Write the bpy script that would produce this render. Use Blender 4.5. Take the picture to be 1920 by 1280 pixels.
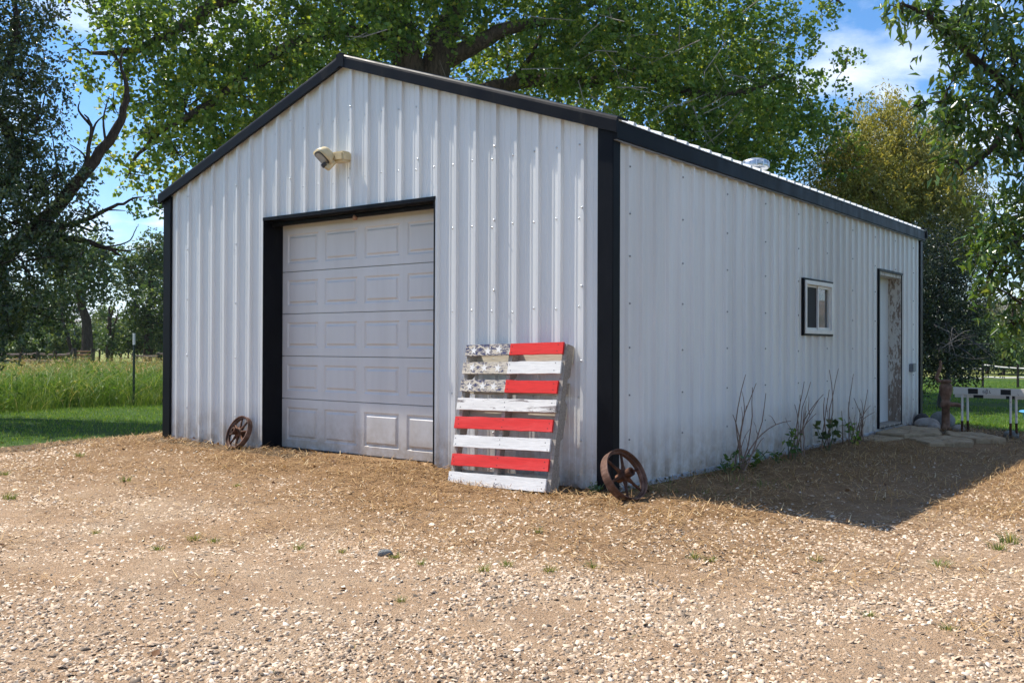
import bpy, bmesh, math
import numpy as np
from mathutils import Matrix, Vector

for o in list(bpy.data.objects): bpy.data.objects.remove(o)
scene = bpy.context.scene
COL = scene.collection
RNG = np.random.default_rng(11)
rad = math.radians

# ------------------------------------------------------------------ camera
YAW, PITCH, ROLL, FPX = rad(37.752), rad(.303), rad(.213), 1792.8
CAM = np.array([4.036, -6.503, 1.146])
cf = np.array([-math.sin(YAW)*math.cos(PITCH), math.cos(YAW)*math.cos(PITCH), math.sin(PITCH)])
cr0 = np.array([math.cos(YAW), math.sin(YAW), 0.]); cu0 = np.cross(cr0, cf)
cr = cr0*math.cos(ROLL)+cu0*math.sin(ROLL); cu = -cr0*math.sin(ROLL)+cu0*math.cos(ROLL)
cd = bpy.data.cameras.new('camera'); cam = bpy.data.objects.new('camera', cd); COL.objects.link(cam)
cd.sensor_width = 36; cd.lens = FPX/1920*36; cd.clip_end = 9000; cd.clip_start = .05
cam.matrix_world = Matrix(((cr[0], cu[0], -cf[0], CAM[0]), (cr[1], cu[1], -cf[1], CAM[1]), (cr[2], cu[2], -cf[2], CAM[2]), (0, 0, 0, 1)))
scene.camera = cam

# ------------------------------------------------------------------ sun and sky
SUN_EL, SUN_A = rad(57), rad(11.5)
travel = Vector((math.cos(SUN_A)*math.cos(SUN_EL), math.sin(SUN_A)*math.cos(SUN_EL), -math.sin(SUN_EL)))
sl = bpy.data.lights.new('sun', 'SUN'); sl.energy = 5.0; sl.angle = rad(.53); sl.color = (1, .94, .84)
sun = bpy.data.objects.new('sun', sl); COL.objects.link(sun)
sun.rotation_euler = travel.to_track_quat('-Z', 'Y').to_euler(); sun.location = (-20, -3, 30)
world = bpy.data.worlds.new('World'); scene.world = world; world.use_nodes = True
wt = world.node_tree; wt.nodes.clear()
def wn(t, **k):
    n = wt.nodes.new(t)
    for a, b in k.items(): setattr(n, a, b)
    return n
sky = wn('ShaderNodeTexSky', sky_type='NISHITA'); sky.sun_disc = False
sky.sun_elevation = SUN_EL; sky.sun_rotation = math.atan2(-travel.x, -travel.y)
sky.air_density = 1.0; sky.dust_density = .6; sky.ozone_density = 3.0; sky.altitude = 1200
hsv = wn('ShaderNodeHueSaturation'); hsv.inputs['Saturation'].default_value = 1.34
tc = wn('ShaderNodeTexCoord'); sx = wn('ShaderNodeSeparateXYZ')
zc = wn('ShaderNodeMath', operation='MAXIMUM'); zc.inputs[1].default_value = .03
za = wn('ShaderNodeMath', operation='ADD'); za.inputs[1].default_value = .12
dv = wn('ShaderNodeVectorMath', operation='DIVIDE')
cb = wn('ShaderNodeCombineXYZ')
mp = wn('ShaderNodeMapping'); mp.inputs['Location'].default_value = (8.2, 2.9, 0)
nz = wn('ShaderNodeTexNoise'); nz.inputs['Scale'].default_value = 1.15; nz.inputs['Detail'].default_value = 9; nz.inputs['Roughness'].default_value = .56; nz.inputs['Distortion'].default_value = .35
cr_ = wn('ShaderNodeValToRGB'); cr_.color_ramp.elements[0].position = .50; cr_.color_ramp.elements[1].position = .68
cm = wn('ShaderNodeMixRGB'); cm.inputs[2].default_value = (7.2, 7.5, 8.0, 1)
bg = wn('ShaderNodeBackground'); bg.inputs['Strength'].default_value = .115
wo = wn('ShaderNodeOutputWorld')
L = wt.links.new
L(tc.outputs['Generated'], sx.inputs[0]); L(sx.outputs['Z'], zc.inputs[0]); L(zc.outputs[0], za.inputs[0])
for i in range(3): L(za.outputs[0], cb.inputs[i])
L(tc.outputs['Generated'], dv.inputs[0]); L(cb.outputs[0], dv.inputs[1]); L(dv.outputs[0], mp.inputs['Vector']); L(mp.outputs[0], nz.inputs['Vector'])
L(nz.outputs['Fac'], cr_.inputs[0]); L(sky.outputs[0], hsv.inputs['Color']); L(hsv.outputs[0], cm.inputs[1]); L(cr_.outputs[0], cm.inputs[0])
L(cm.outputs[0], bg.inputs['Color']); L(bg.outputs[0], wo.inputs['Surface'])
vs = scene.view_settings
vs.view_transform = 'Standard'; vs.look = 'None'; vs.gamma = 1; vs.use_curve_mapping = False; vs.exposure = 0.8

# ------------------------------------------------------------------ layout helpers (pixels of the 1920 photograph)
def ray(x, y): return cf+(x-960)/FPX*cr-(y-640)/FPX*cu
def at(x, y, dep): return CAM+ray(x, y)*dep
def on_x(x, y, X): d = ray(x, y); return CAM+d*(X-CAM[0])/d[0]
def on_y(x, y, Y): d = ray(x, y); return CAM+d*(Y-CAM[1])/d[1]
def on_z(x, y, Z): d = ray(x, y); return CAM+d*(Z-CAM[2])/d[2]
def sstep(a, b, x):
    t = np.clip((x-a)/(b-a), 0, 1); return t*t*(3-2*t)
_tab = np.random.default_rng(5).random((256, 256))
def vnoise(x, y):
    x = np.asarray(x, float); y = np.asarray(y, float)
    xi = np.floor(x).astype(int); yi = np.floor(y).astype(int); fx = x-xi; fy = y-yi
    fx = fx*fx*(3-2*fx); fy = fy*fy*(3-2*fy)
    g = lambda a, b: _tab[a & 255, b & 255]
    return (g(xi, yi)*(1-fx)+g(xi+1, yi)*fx)*(1-fy)+(g(xi, yi+1)*(1-fx)+g(xi+1, yi+1)*fx)*fy
def fbm(x, y, o=4):
    s = 0; a = .5
    for i in range(o): s = s+a*vnoise(x*2**i+17*i, y*2**i+5*i); a *= .5
    return s/(1-.5**o)
W, LEN, H, RISE = 6.215, 8.95, 2.93, 1.05        # shed width, length, wall height, rise of the gable
def shed_dist(x, y):
    dx = np.maximum(np.maximum(-W-x, x), 0); dy = np.maximum(np.maximum(-y, y-LEN), 0)
    return np.hypot(dx, dy)
def gz(x, y):
    x = np.asarray(x, float); y = np.asarray(y, float); d = shed_dist(x, y)
    z = -.015-.125*sstep(.35, 2.5, d)
    z = z+.055*sstep(-1.0, -1.9, x)*np.exp(-(d/.75)**2)*(y < 1)
    z = z+.030*(fbm(x*.5+3, y*.5)-.5)*sstep(.1, 1.2, d)+.012*(fbm(x*2.3, y*2.3, 2)-.5)
    ins = (x > -W+.12) & (x < -.12) & (y > .25) & (y < LEN-.12)
    far = sstep(60, 900, np.hypot(x, y))
    return np.where(ins, -.06, z)-far*1.0
def gpt(x, y, zoff=0.): return np.array([x, y, float(gz(x, y))+zoff])

# ------------------------------------------------------------------ materials
MATS = {}
class NT:
    def __init__(s, name):
        s.m = bpy.data.materials.new(name); s.m.use_nodes = True; s.t = s.m.node_tree; s.t.nodes.clear()
        s.out = s.n('ShaderNodeOutputMaterial'); MATS[name] = s.m
    def n(s, t, ins=None, **k):
        n = s.t.nodes.new(t)
        for a, b in k.items(): setattr(n, a, b)
        for a, b in (ins or {}).items():
            if isinstance(b, bpy.types.NodeSocket): s.t.links.new(b, n.inputs[a])
            else: n.inputs[a].default_value = b
        return n
    def noise(s, scale, detail=4, rough=.55, vec=None, dist=0, out='Fac'):
        i = {'Scale': scale, 'Detail': detail, 'Roughness': rough, 'Distortion': dist}
        if vec is not None: i['Vector'] = vec
        return s.n('ShaderNodeTexNoise', i).outputs[out]
    def ramp(s, fac, stops, interp='LINEAR'):
        r = s.n('ShaderNodeValToRGB', {'Fac': fac}); e = r.color_ramp; e.interpolation = interp
        while len(e.elements) < len(stops): e.elements.new(.5)
        for el, (p, c) in zip(e.elements, stops):
            el.position = p; el.color = (c, c, c, 1) if not hasattr(c, '__len__') else (*c, 1)
        return r.outputs['Color']
    def mix(s, a, b, fac, mode='MIX'):
        n = s.n('ShaderNodeMixRGB', {0: fac}, blend_type=mode)
        for k, v in ((1, a), (2, b)):
            if isinstance(v, bpy.types.NodeSocket): s.t.links.new(v, n.inputs[k])
            else: n.inputs[k].default_value = (*v, 1)
        return n.outputs[0]
    def math(s, op, a, b=0.):
        return s.n('ShaderNodeMath', {0: a, 1: b}, operation=op).outputs[0]
    def obj(s, scale=(1, 1, 1)):
        return s.n('ShaderNodeMapping', {'Vector': s.n('ShaderNodeTexCoord').outputs['Object'], 'Scale': scale}).outputs[0]
    def pos(s, scale=(1, 1, 1)):
        return s.n('ShaderNodeMapping', {'Vector': s.n('ShaderNodeNewGeometry').outputs['Position'], 'Scale': scale}).outputs[0]
    def attr(s, name): return s.n('ShaderNodeAttribute', attribute_name=name).outputs['Fac']
    def bump(s, h, strength=.3, dist=.01): return s.n('ShaderNodeBump', {'Height': h, 'Strength': strength, 'Distance': dist}).outputs[0]
    def bsdf(s, col, rough=.6, metal=0, normal=None, spec=.4, coat=0):
        i = {'Roughness': rough, 'Metallic': metal, 'Specular IOR Level': spec, 'Coat Weight': coat}
        if not isinstance(col, bpy.types.NodeSocket): col = (*col, 1) if len(col) == 3 else col
        i['Base Color'] = col
        if normal is not None: i['Normal'] = normal
        b = s.n('ShaderNodeBsdfPrincipled', i)
        s.t.links.new(b.outputs[0], s.out.inputs['Surface']); return b

def mk_siding(name, base, dirt):
    k = NT(name); p = k.pos((1, 1, .12)); big = k.noise(2.2, 5, .6, p)
    c = k.mix(base, tuple(b*.86 for b in base), k.ramp(big, [(.4, 0), (.75, 1)]))
    streak = k.ramp(k.noise(9, 6, .65, k.pos((1, 1, .05))), [(.52, 0), (.8, .34)])
    c = k.mix(c, dirt, streak)
    z = k.n('ShaderNodeSeparateXYZ', {0: k.n('ShaderNodeNewGeometry').outputs['Position']}).outputs['Z']
    low = k.math('MULTIPLY', k.ramp(z, [(0, 1), (.12, .8), (.55, 0)]), k.ramp(k.noise(7, 8, .72, k.pos()), [(.30, .1), (.62, .95)]))
    c = k.mix(c, (.36, .28, .2), low)
    warp = k.noise(1.6, 2, .5, k.pos((1, 1, .5)))
    k.bsdf(c, k.ramp(big, [(.3, .3), (.7, .44)]), 0, k.bump(warp, .15, .02), .5)
mk_siding('white_siding', (.75, .755, .745), (.56, .54, .50))
mk_siding('door_paint', (.68, .655, .64), (.55, .50, .45))
def plain(name, col, rough=.5, metal=0, spec=.4, nscale=8, amt=.25, bump=.1, stretch=(1, 1, 1), bd=.004):
    k = NT(name); v = k.obj(stretch); f = k.noise(nscale, 6, .6, v)
    c = k.mix(col, tuple(x*(1-amt) for x in col), k.ramp(f, [(.35, 0), (.68, 1)]))
    k.bsdf(c, rough, metal, k.bump(k.noise(nscale*3, 5, .6, v), bump, bd), spec)
k = NT('black_trim'); f = k.noise(6, 8, .7, k.pos((1, 1, .35)))
k.bsdf(k.ramp(f, [(.35, (.005, .0055, .008)), (.6, (.008, .009, .012)), (.8, (.035, .032, .03))]), k.ramp(f, [(.3, .32), (.7, .55)]), 0, k.bump(k.noise(1.5, 2, .5, k.pos()), .3, .03), .10)
plain('white_roof', (.74, .74, .73), .35, 0, .5, 3, .12, .03)
plain('galvanised', (.62, .64, .66), .28, .9, .5, 14, .25, .05)
plain('screw_metal', (.23, .23, .24), .45, .6)
plain('concrete', (.40, .37, .33), .85, 0, .2, 6, .3, .4)
plain('cream_plastic', (.66, .55, .34), .45, 0, .4, 9, .25, .05)
plain('vinyl_white', (.80, .79, .76), .35, 0, .4, 6, .12, .03)
plain('screen_mesh', (.02, .02, .022), .7)
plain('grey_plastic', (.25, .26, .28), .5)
plain('lens_glass', (.34, .30, .24), .12, 0, .7)
plain('dark_plastic', (.05, .045, .04), .35)
plain('rail_metal', (.55, .58, .64), .4, .3)
plain('black_paint', (.014, .014, .015), .6)
plain('bright_blue_plastic', (.10, .36, .66), .35, 0, .5)
plain('pale_green_plastic', (.50, .66, .60), .4)
plain('brass_brown', (.42, .22, .13), .5, .4)
plain('fence_wood', (.34, .24, .20), .85, 0, .2, 10, .4, .3, (1, 1, 4))
plain('fence_dark', (.055, .045, .04), .85, 0, .2, 10, .4, .3)
plain('green_post', (.018, .035, .024), .6)
plain('white_tip', (.75, .76, .76), .5)
plain('dry_stem', (.25, .17, .125), .8, 0, .2, 30, .4, .2)
plain('pale_pipe', (.62, .60, .56), .5)
plain('door_slab', (.66, .69, .70), .4, 0, .4, 3, .08, .03)
plain('interior_dark', (.10, .09, .08), .9)
# rust
k = NT('rust'); v = k.obj(); f = k.noise(14, 8, .65, v)
k.bsdf(k.ramp(f, [(.28, (.016, .011, .009)), (.5, (.075, .032, .018)), (.72, (.19, .085, .045))]), .75, .25, k.bump(k.noise(60, 6, .6, v), .5, .004), .3)
k = NT('rust_pale'); v = k.obj(); f = k.noise(9, 8, .65, v)
k.bsdf(k.ramp(f, [(.28, (.03, .018, .013)), (.5, (.12, .062, .042)), (.72, (.27, .17, .13))]), .7, .2, k.bump(k.noise(50, 6, .6, v), .5, .004), .3)
k = NT('pump_rust'); v = k.obj(); f = k.noise(9, 8, .65, v)
k.bsdf(k.ramp(f, [(.28, (.06, .034, .022)), (.5, (.19, .105, .07)), (.72, (.34, .22, .16))]), .75, .1, k.bump(k.noise(50, 6, .6, v), .5, .004), .3)
# chipped white paint over rust (hurdle)
k = NT('chipped_white'); v = k.obj(); f = k.noise(16, 8, .7, v)
k.bsdf(k.mix((.66, .64, .60), (.10, .05, .03), k.ramp(f, [(.60, 0), (.66, 1)])), .55, 0, k.bump(f, .2, .003))
# weathered wood
def woodmat(name, lo, hi):
    k = NT(name); v = k.obj((2.2, 26, 26)); f = k.noise(3, 7, .65, v, .6)
    g = k.noise(1.1, 3, .5, k.obj((1, 4, 4)))
    c = k.mix(k.ramp(f, [(.3, lo), (.7, hi)]), tuple(x*.6 for x in lo), k.ramp(g, [(.55, 0), (.8, .6)]))
    k.bsdf(c, .88, 0, k.bump(f, .6, .004), .15)
woodmat('grey_wood', (.20, .175, .15), (.40, .36, .31))
woodmat('beige_wood', (.36, .31, .24), (.58, .52, .42))
def paintwood(name, paint, wear_col, lo, hi):
    k = NT(name); v = k.obj((2.0, 24, 24)); f = k.noise(3.2, 8, .68, v, .5)
    crack = k.noise(2.6, 10, .72, k.obj((1.2, 9, 9)), .8)
    c = k.mix(paint, tuple(x*.80 for x in paint), k.ramp(f, [(.4, 0), (.7, 1)]))
    c = k.mix(c, tuple(min(1, x*1.15+.10) for x in paint), k.ramp(k.noise(1.7, 5, .6, k.obj((1.5, 6, 6))), [(.45, 0), (.75, .35)]))
    c = k.mix(c, tuple(x*.45 for x in paint), k.ramp(k.noise(4, 9, .75, k.obj((1.2, 40, 40)), .3), [(.56, 0), (.70, .8)]))
    c = k.mix(c, wear_col, k.ramp(crack, [(lo, 0), (hi, 1)]))
    k.bsdf(c, .6, 0, k.bump(f, .55, .003), .3)
paintwood('red_plank', (.66, .028, .025), (.16, .03, .025), .66, .72)
paintwood('white_plank', (.72, .71, .69), (.30, .25, .22), .63, .70)
paintwood('worn_white_plank', (.72, .70, .67), (.24, .21, .20), .555, .60)
def starwood(name, right, split, wear):
    k = NT(name); v = k.obj((6, 16, 16)); n1 = k.noise(3.6, 8, .7, v, .7)
    base = k.ramp(k.noise(3, 7, .65, k.obj((2.2, 26, 26)), .6), [(.3, (.42, .37, .29)), (.7, (.62, .56, .47))])
    blue = k.mix((.075, .085, .19), (.03, .03, .045), k.noise(9, 4))
    left = k.mix(base, blue, k.ramp(n1, [(wear, 0), (wear+.04, 1)]))
    xx = k.n('ShaderNodeSeparateXYZ', {0: k.obj()}).outputs['X']
    edge = k.math('ADD', xx, k.math('MULTIPLY', k.math('SUBTRACT', k.noise(30, 4, .6, k.obj()), .5), .02))
    side = k.math('GREATER_THAN', edge, split)
    f = k.noise(3.2, 8, .68, k.obj((2, 24, 24)), .5)
    rc = k.mix(right, tuple(x*.8 for x in right), k.ramp(f, [(.4, 0), (.7, 1)]))
    k.bsdf(k.mix(left, rc, side), .65, 0, k.bump(f, .55, .003), .25)
starwood('star_red_plank', (.66, .028, .025), -.02, .47)
starwood('star_white_plank', (.72, .71, .69), -.02, .525)
starwood('star_red_plank_worn', (.66, .028, .025), -.02, .50)
# door jamb with peeling paint
k = NT('peeling_paint'); f = k.noise(6, 10, .78, k.obj((4, 4, 1.3)), .3)
g = k.noise(1.0, 2, .5, k.obj((2, 2, .8)))
msk = k.math('ADD', f, k.math('MULTIPLY', g, .35))
k.bsdf(k.mix((.60, .58, .54), k.ramp(k.noise(30, 6, .6, k.obj((1, 1, .1))), [(.3, (.17, .12, .09)), (.7, (.34, .27, .22))]), k.ramp(msk, [(.66, 0), (.70, 1)])), .8, 0, k.bump(f, .4, .004), .2)
# stone slab, boulder
def stonemat(name, a, b, sc=5):
    k = NT(name); v = k.pos(); f = k.noise(sc, 8, .68, v, .4)
    k.bsdf(k.ramp(f, [(.3, a), (.7, b)]), .88, 0, k.bump(k.noise(sc*3, 9, .72, v), 1, .04), .2)
stonemat('flagstone', (.27, .19, .115), (.50, .39, .26))
stonemat('boulder_grey', (.13, .14, .14), (.30, .31, .30))
stonemat('boulder_pale', (.30, .26, .23), (.52, .47, .43))
stonemat('boulder_dark', (.03, .028, .027), (.09, .08, .075))
# bark
def barkmat(name, a, b):
    k = NT(name); f = k.noise(3, 8, .7, k.pos((5, 5, 1.2)), .6)
    k.bsdf(k.ramp(f, [(.3, a), (.7, b)]), .92, 0, k.bump(f, 1, .05), .1)
barkmat('cottonwood_bark', (.022, .017, .014), (.17, .13, .10))
barkmat('dark_bark', (.020, .016, .014), (.085, .068, .055))
barkmat('pale_twig', (.06, .055, .052), (.20, .19, .185))
barkmat('dead_twig', (.20, .17, .14), (.42, .37, .32))
# leaves: colour runs along the attribute "tint"
def leafmat(name, stops, trans=.35, rough=.42, spec=.35):
    k = NT(name); c = k.ramp(k.attr('tint'), stops)
    b = k.n('ShaderNodeBsdfPrincipled', {'Base Color': c, 'Roughness': rough, 'Specular IOR Level': spec})
    warm = k.mix(c, (1.5, 1.25, .45), 1.0, 'MULTIPLY')
    t = k.n('ShaderNodeBsdfTranslucent', {'Color': k.mix(c, warm, .8)})
    m = k.n('ShaderNodeMixShader', {0: trans, 1: b.outputs[0], 2: t.outputs[0]})
    k.t.links.new(m.outputs[0], k.out.inputs['Surface'])
leafmat('cottonwood_leaf', [(0, (.055, .13, .032)), (.55, (.165, .275, .055)), (.93, (.33, .42, .08)), (1, (.6, .55, .08))], .5, .38, .45)
leafmat('dark_leaf', [(0, (.022, .045, .018)), (.6, (.06, .10, .032)), (1, (.16, .19, .05))], .3, .3, .65)
leafmat('ash_leaf', [(0, (.035, .085, .024)), (.6, (.085, .165, .036)), (1, (.24, .32, .08))], .42, .26, .8)
leafmat('willow_leaf', [(0, (.13, .165, .045)), (.5, (.30, .305, .08)), (1, (.48, .41, .11))], .38, .45)
leafmat('shrub_leaf', [(0, (.018, .03, .016)), (.6, (.04, .062, .026)), (1, (.12, .13, .05))], .2, .35, .5)
leafmat('far_leaf', [(0, (.03, .065, .028)), (.6, (.07, .13, .045)), (1, (.19, .25, .07))], .32, .5)
leafmat('grey_leaf', [(0, (.08, .10, .06)), (.6, (.15, .17, .10)), (1, (.25, .25, .13))], .3, .5)
leafmat('lawn_blade', [(0, (.05, .12, .016)), (.6, (.12, .25, .03)), (1, (.28, .34, .07))], .4, .5, .25)
leafmat('tall_blade', [(0, (.035, .095, .018)), (.5, (.10, .20, .035)), (.8, (.24, .31, .08)), (1, (.58, .48, .30))], .4, .5, .25)
leafmat('straw', [(0, (.15, .085, .042)), (.5, (.36, .22, .10)), (.9, (.56, .40, .20)), (1, (.62, .50, .32))], .15, .7, .2)
leafmat('weed_blade', [(0, (.07, .12, .03)), (.6, (.17, .23, .07)), (1, (.42, .36, .14))], .35, .5, .25)
leafmat('litter', [(0, (.06, .03, .018)), (.5, (.17, .085, .04)), (.9, (.36, .22, .11)), (1, (.50, .40, .27))], .15, .7, .2)
# gravel stones
k = NT('gravel_stone'); c = k.ramp(k.attr('tint'), [(0, (.10, .082, .065)), (.2, (.23, .18, .135)), (.4, (.40, .285, .19)), (.75, (.57, .455, .34)), (1, (.70, .61, .50))])
k.bsdf(k.mix(c, (.38, .255, .155), k.ramp(k.noise(55, 4, .6, k.pos()), [(.5, 0), (.75, .5)])), .85, 0, k.bump(k.noise(160, 4, .6, k.pos()), .3, .003), .2)
# ground
k = NT('yard_ground'); P_ = k.pos()
n1 = k.noise(1.1, 6, .6, P_); n2 = k.noise(26, 9, .8, P_); n3 = k.noise(70, 6, .7, P_)
dirt = k.ramp(n2, [(.25, (.20, .128, .074)), (.5, (.35, .235, .145)), (.75, (.47, .335, .225))])
dirt = k.mix(dirt, (.40, .31, .22), k.ramp(n1, [(.45, 0), (.7, .6)]))
dirt = k.mix(dirt, (.17, .105, .065), k.ramp(k.noise(2.4, 9, .75, P_), [(.50, 0), (.72, .75)]))
vor = k.n('ShaderNodeTexVoronoi', {'Vector': P_, 'Scale': 95.})
grit = k.ramp(vor.outputs['Distance'], [(.18, 1), (.42, 0)])
gcol = k.ramp(k.n('ShaderNodeSeparateColor', {0: vor.outputs['Color']}).outputs[0], [(0, (.16, .14, .12)), (.35, (.36, .26, .17)), (.8, (.58, .48, .38)), (1, (.68, .60, .52))])
gm = k.math('MULTIPLY', grit, k.ramp(k.noise(3, 5, .6, P_), [(.35, .35), (.6, .95)]))
dirt = k.mix(dirt, gcol, gm)
thatch = k.ramp(k.noise(52, 8, .8, k.pos((1, 1, 1)), 1.6), [(.30, (.05, .029, .016)), (.48, (.22, .13, .064)), (.7, (.39, .255, .135))])
soil = k.ramp(n3, [(.3, (.06, .042, .026)), (.7, (.17, .12, .075))])
lawn = k.ramp(k.noise(24, 8, .75, P_), [(.3, (.022, .045, .010)), (.6, (.055, .105, .018)), (.85, (.12, .15, .04))])
field = k.ramp(k.noise(.6, 8, .7, P_), [(.3, (.10, .15, .035)), (.7, (.28, .27, .10))])
jit = k.math('MULTIPLY', k.math('SUBTRACT', k.noise(6, 8, .7, P_), .5), .9)
def zone(a, lo=.42, hi=.58): return k.ramp(k.math('ADD', k.attr(a), jit), [(lo, 0), (hi, 1)])
c = k.mix(dirt, thatch, zone('dry', .2, .9)); c = k.mix(c, soil, zone('soil')); c = k.mix(c, lawn, zone('lawn')); c = k.mix(c, field, zone('field'))
hgt = k.math('ADD', k.math('MULTIPLY', n3, .6), k.math('MULTIPLY', grit, .5))
k.bsdf(c, .93, 0, k.bump(hgt, 1, .02), .1)
k = NT('hill_ground'); k.bsdf(k.ramp(k.noise(.012, 8, .65, k.pos()), [(.35, (.06, .075, .05)), (.6, (.20, .16, .12)), (.8, (.26, .21, .16))]), .95, 0, None, .1)
# glass pane: see-through with a reflection
k = NT('window_glass')
fr = k.n('ShaderNodeFresnel', {'IOR': 1.5}).outputs[0]
m = k.n('ShaderNodeMixShader', {0: k.math('ADD', k.math('MULTIPLY', fr, 1.2), .10), 1: k.n('ShaderNodeBsdfTransparent', {'Color': (.75, .8, .78, 1)}).outputs[0], 2: k.n('ShaderNodeBsdfGlossy', {'Roughness': .02}).outputs[0]})
k.t.links.new(m.outputs[0], k.out.inputs['Surface'])

# ------------------------------------------------------------------ mesh helpers
class MB:
    def __init__(s): s.v = []; s.f = []
    def add(s, vs, fs):
        b = len(s.v); s.v += [tuple(map(float, p)) for p in vs]; s.f += [tuple(i+b for i in f) for f in fs]; return s
    def box(s, a, b):
        (x0, y0, z0), (x1, y1, z1) = a, b
        return s.add([(x0, y0, z0), (x1, y0, z0), (x1, y1, z0), (x0, y1, z0), (x0, y0, z1), (x1, y0, z1), (x1, y1, z1), (x0, y1, z1)],
                     [(0, 3, 2, 1), (4, 5, 6, 7), (0, 1, 5, 4), (1, 2, 6, 5), (2, 3, 7, 6), (3, 0, 4, 7)])
    def tube(s, pts, rs, n=8, cap=True, ref=None):
        pts = np.array(pts, float); m = len(pts)
        rs = np.full(m, rs) if np.isscalar(rs) else np.array(rs, float)
        t = np.gradient(pts, axis=0); t /= np.linalg.norm(t, axis=1)[:, None]+1e-12
        up = np.array(ref if ref is not None else ((0, 0, 1.) if abs(t[0][2]) < .9 else (1., 0, 0)))
        vs = []
        for i in range(m):
            a = np.cross(t[i], up); a /= np.linalg.norm(a)+1e-12; b = np.cross(a, t[i]); up = b
            for j in range(n):
                th = 2*math.pi*j/n; vs.append(pts[i]+rs[i]*(a*math.cos(th)+b*math.sin(th)))
        fs = [(i*n+j, i*n+(j+1) % n, (i+1)*n+(j+1) % n, (i+1)*n+j) for i in range(m-1) for j in range(n)]
        if cap: fs += [tuple(range(n))[::-1], tuple((m-1)*n+j for j in range(n))]
        return s.add(vs, fs)
    def lathe(s, prof, n=16, c=(0, 0, 0)):
        vs = [(c[0]+r*math.cos(2*math.pi*j/n), c[1]+r*math.sin(2*math.pi*j/n), c[2]+z) for r, z in prof for j in range(n)]
        m = len(prof)
        fs = [(i*n+j, i*n+(j+1) % n, (i+1)*n+(j+1) % n, (i+1)*n+j) for i in range(m-1) for j in range(n)]
        fs += [tuple(range(n))[::-1], tuple((m-1)*n+j for j in range(n))]
        return s.add(vs, fs)
    def prism(s, poly, off):
        off = np.array(off, float); n = len(poly); a = [np.array(p, float) for p in poly]
        return s.add(a+[p+off for p in a], [tuple(range(n))[::-1], tuple(range(n, 2*n))]+[(i, (i+1) % n, n+(i+1) % n, n+i) for i in range(n)])
    def mesh(s, name, smooth=False, bevel=0):
        me = bpy.data.meshes.new(name); me.from_pydata(s.v, [], s.f)
        bm = bmesh.new(); bm.from_mesh(me)
        bmesh.ops.recalc_face_normals(bm, faces=bm.faces)
        if bevel: bmesh.ops.bevel(bm, geom=[e for e in bm.edges if len(e.link_faces) == 2 and e.calc_face_angle(0) > .6], offset=bevel, segments=2, affect='EDGES', clamp_overlap=True)
        bm.to_mesh(me); bm.free()
        if smooth:
            me.shade_smooth() if hasattr(me, 'shade_smooth') else None
        return me
ORG = {}
def tag(o, label=None, cat=None, group=None, kind=None):
    for a, b in (('label', label), ('category', cat), ('group', group), ('kind', kind)):
        if b: o[a] = b
    return o
def empty(name, loc, label, cat, group=None, mat=None):
    o = bpy.data.objects.new(name, None); COL.objects.link(o); o.empty_display_size = .2
    if mat is not None: o.matrix_world = mat; ORG[o.name] = None
    else: o.location = loc; ORG[o.name] = Vector(loc)
    return tag(o, label, cat, group)
def put(name, me, mat, parent=None, local=False, loc=None):
    if isinstance(me, MB): me = me.mesh(name)
    if mat and not me.materials: me.materials.append(MATS[mat])
    o = bpy.data.objects.new(name, me); COL.objects.link(o)
    base = Vector(loc) if loc is not None else Vector((0, 0, 0))
    o.location = base
    if parent is not None:
        o.parent = parent
        if not local and ORG.get(parent.name) is not None: o.location = base-ORG[parent.name]
    ORG[o.name] = Vector((0, 0, 0)) if not local and loc is None else Vector(base)
    return o
def fast(name, verts, faces, mat, tint=None, parent=None, smooth=False):
    verts = np.ascontiguousarray(verts, np.float32); faces = np.ascontiguousarray(faces, np.int32)
    me = bpy.data.meshes.new(name); k_ = faces.shape[1]
    me.vertices.add(len(verts)); me.vertices.foreach_set('co', verts.ravel())
    me.loops.add(faces.size); me.loops.foreach_set('vertex_index', faces.ravel())
    me.polygons.add(len(faces)); me.polygons.foreach_set('loop_start', np.arange(0, faces.size, k_, dtype=np.int32))
    if tint is not None:
        for nm, arr in (tint.items() if isinstance(tint, dict) else (('tint', tint),)):
            me.attributes.new(nm, 'FLOAT', 'POINT').data.foreach_set('value', np.ascontiguousarray(arr, np.float32))
    me.update(calc_edges=True); me.validate()
    if smooth: me.polygons.foreach_set('use_smooth', np.ones(len(faces), bool))
    return put(name, me, mat, parent)
def unit(a): return a/(np.linalg.norm(a, axis=-1, keepdims=True)+1e-9)
def leaf_arrays(c, size, rng, up=.5, aspect=.8, droop=.3, fold=.18, dirs=None):
    n = len(c); nr = unit(rng.normal(size=(n, 3))+np.array([0, 0, up]))
    d = rng.normal(size=(n, 3)) if dirs is None else dirs+.5*rng.normal(size=(n, 3))
    d = d+np.array([0, 0, -droop]); d = unit(d-nr*(d*nr).sum(1, keepdims=True)); t = np.cross(nr, d)
    s = size[:, None]
    v = np.empty((n, 4, 3)); v[:, 0] = c-d*s*.5; v[:, 2] = c+d*s*.5
    v[:, 1] = c-d*s*.08+t*s*aspect*.5+nr*s*fold; v[:, 3] = c-d*s*.08-t*s*aspect*.5+nr*s*fold
    b = (np.arange(n)*4)[:, None]
    f = np.concatenate([b+np.array([0, 1, 2]), b+np.array([0, 2, 3])], 1).reshape(-1, 3)
    return v.reshape(-1, 3), f
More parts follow.
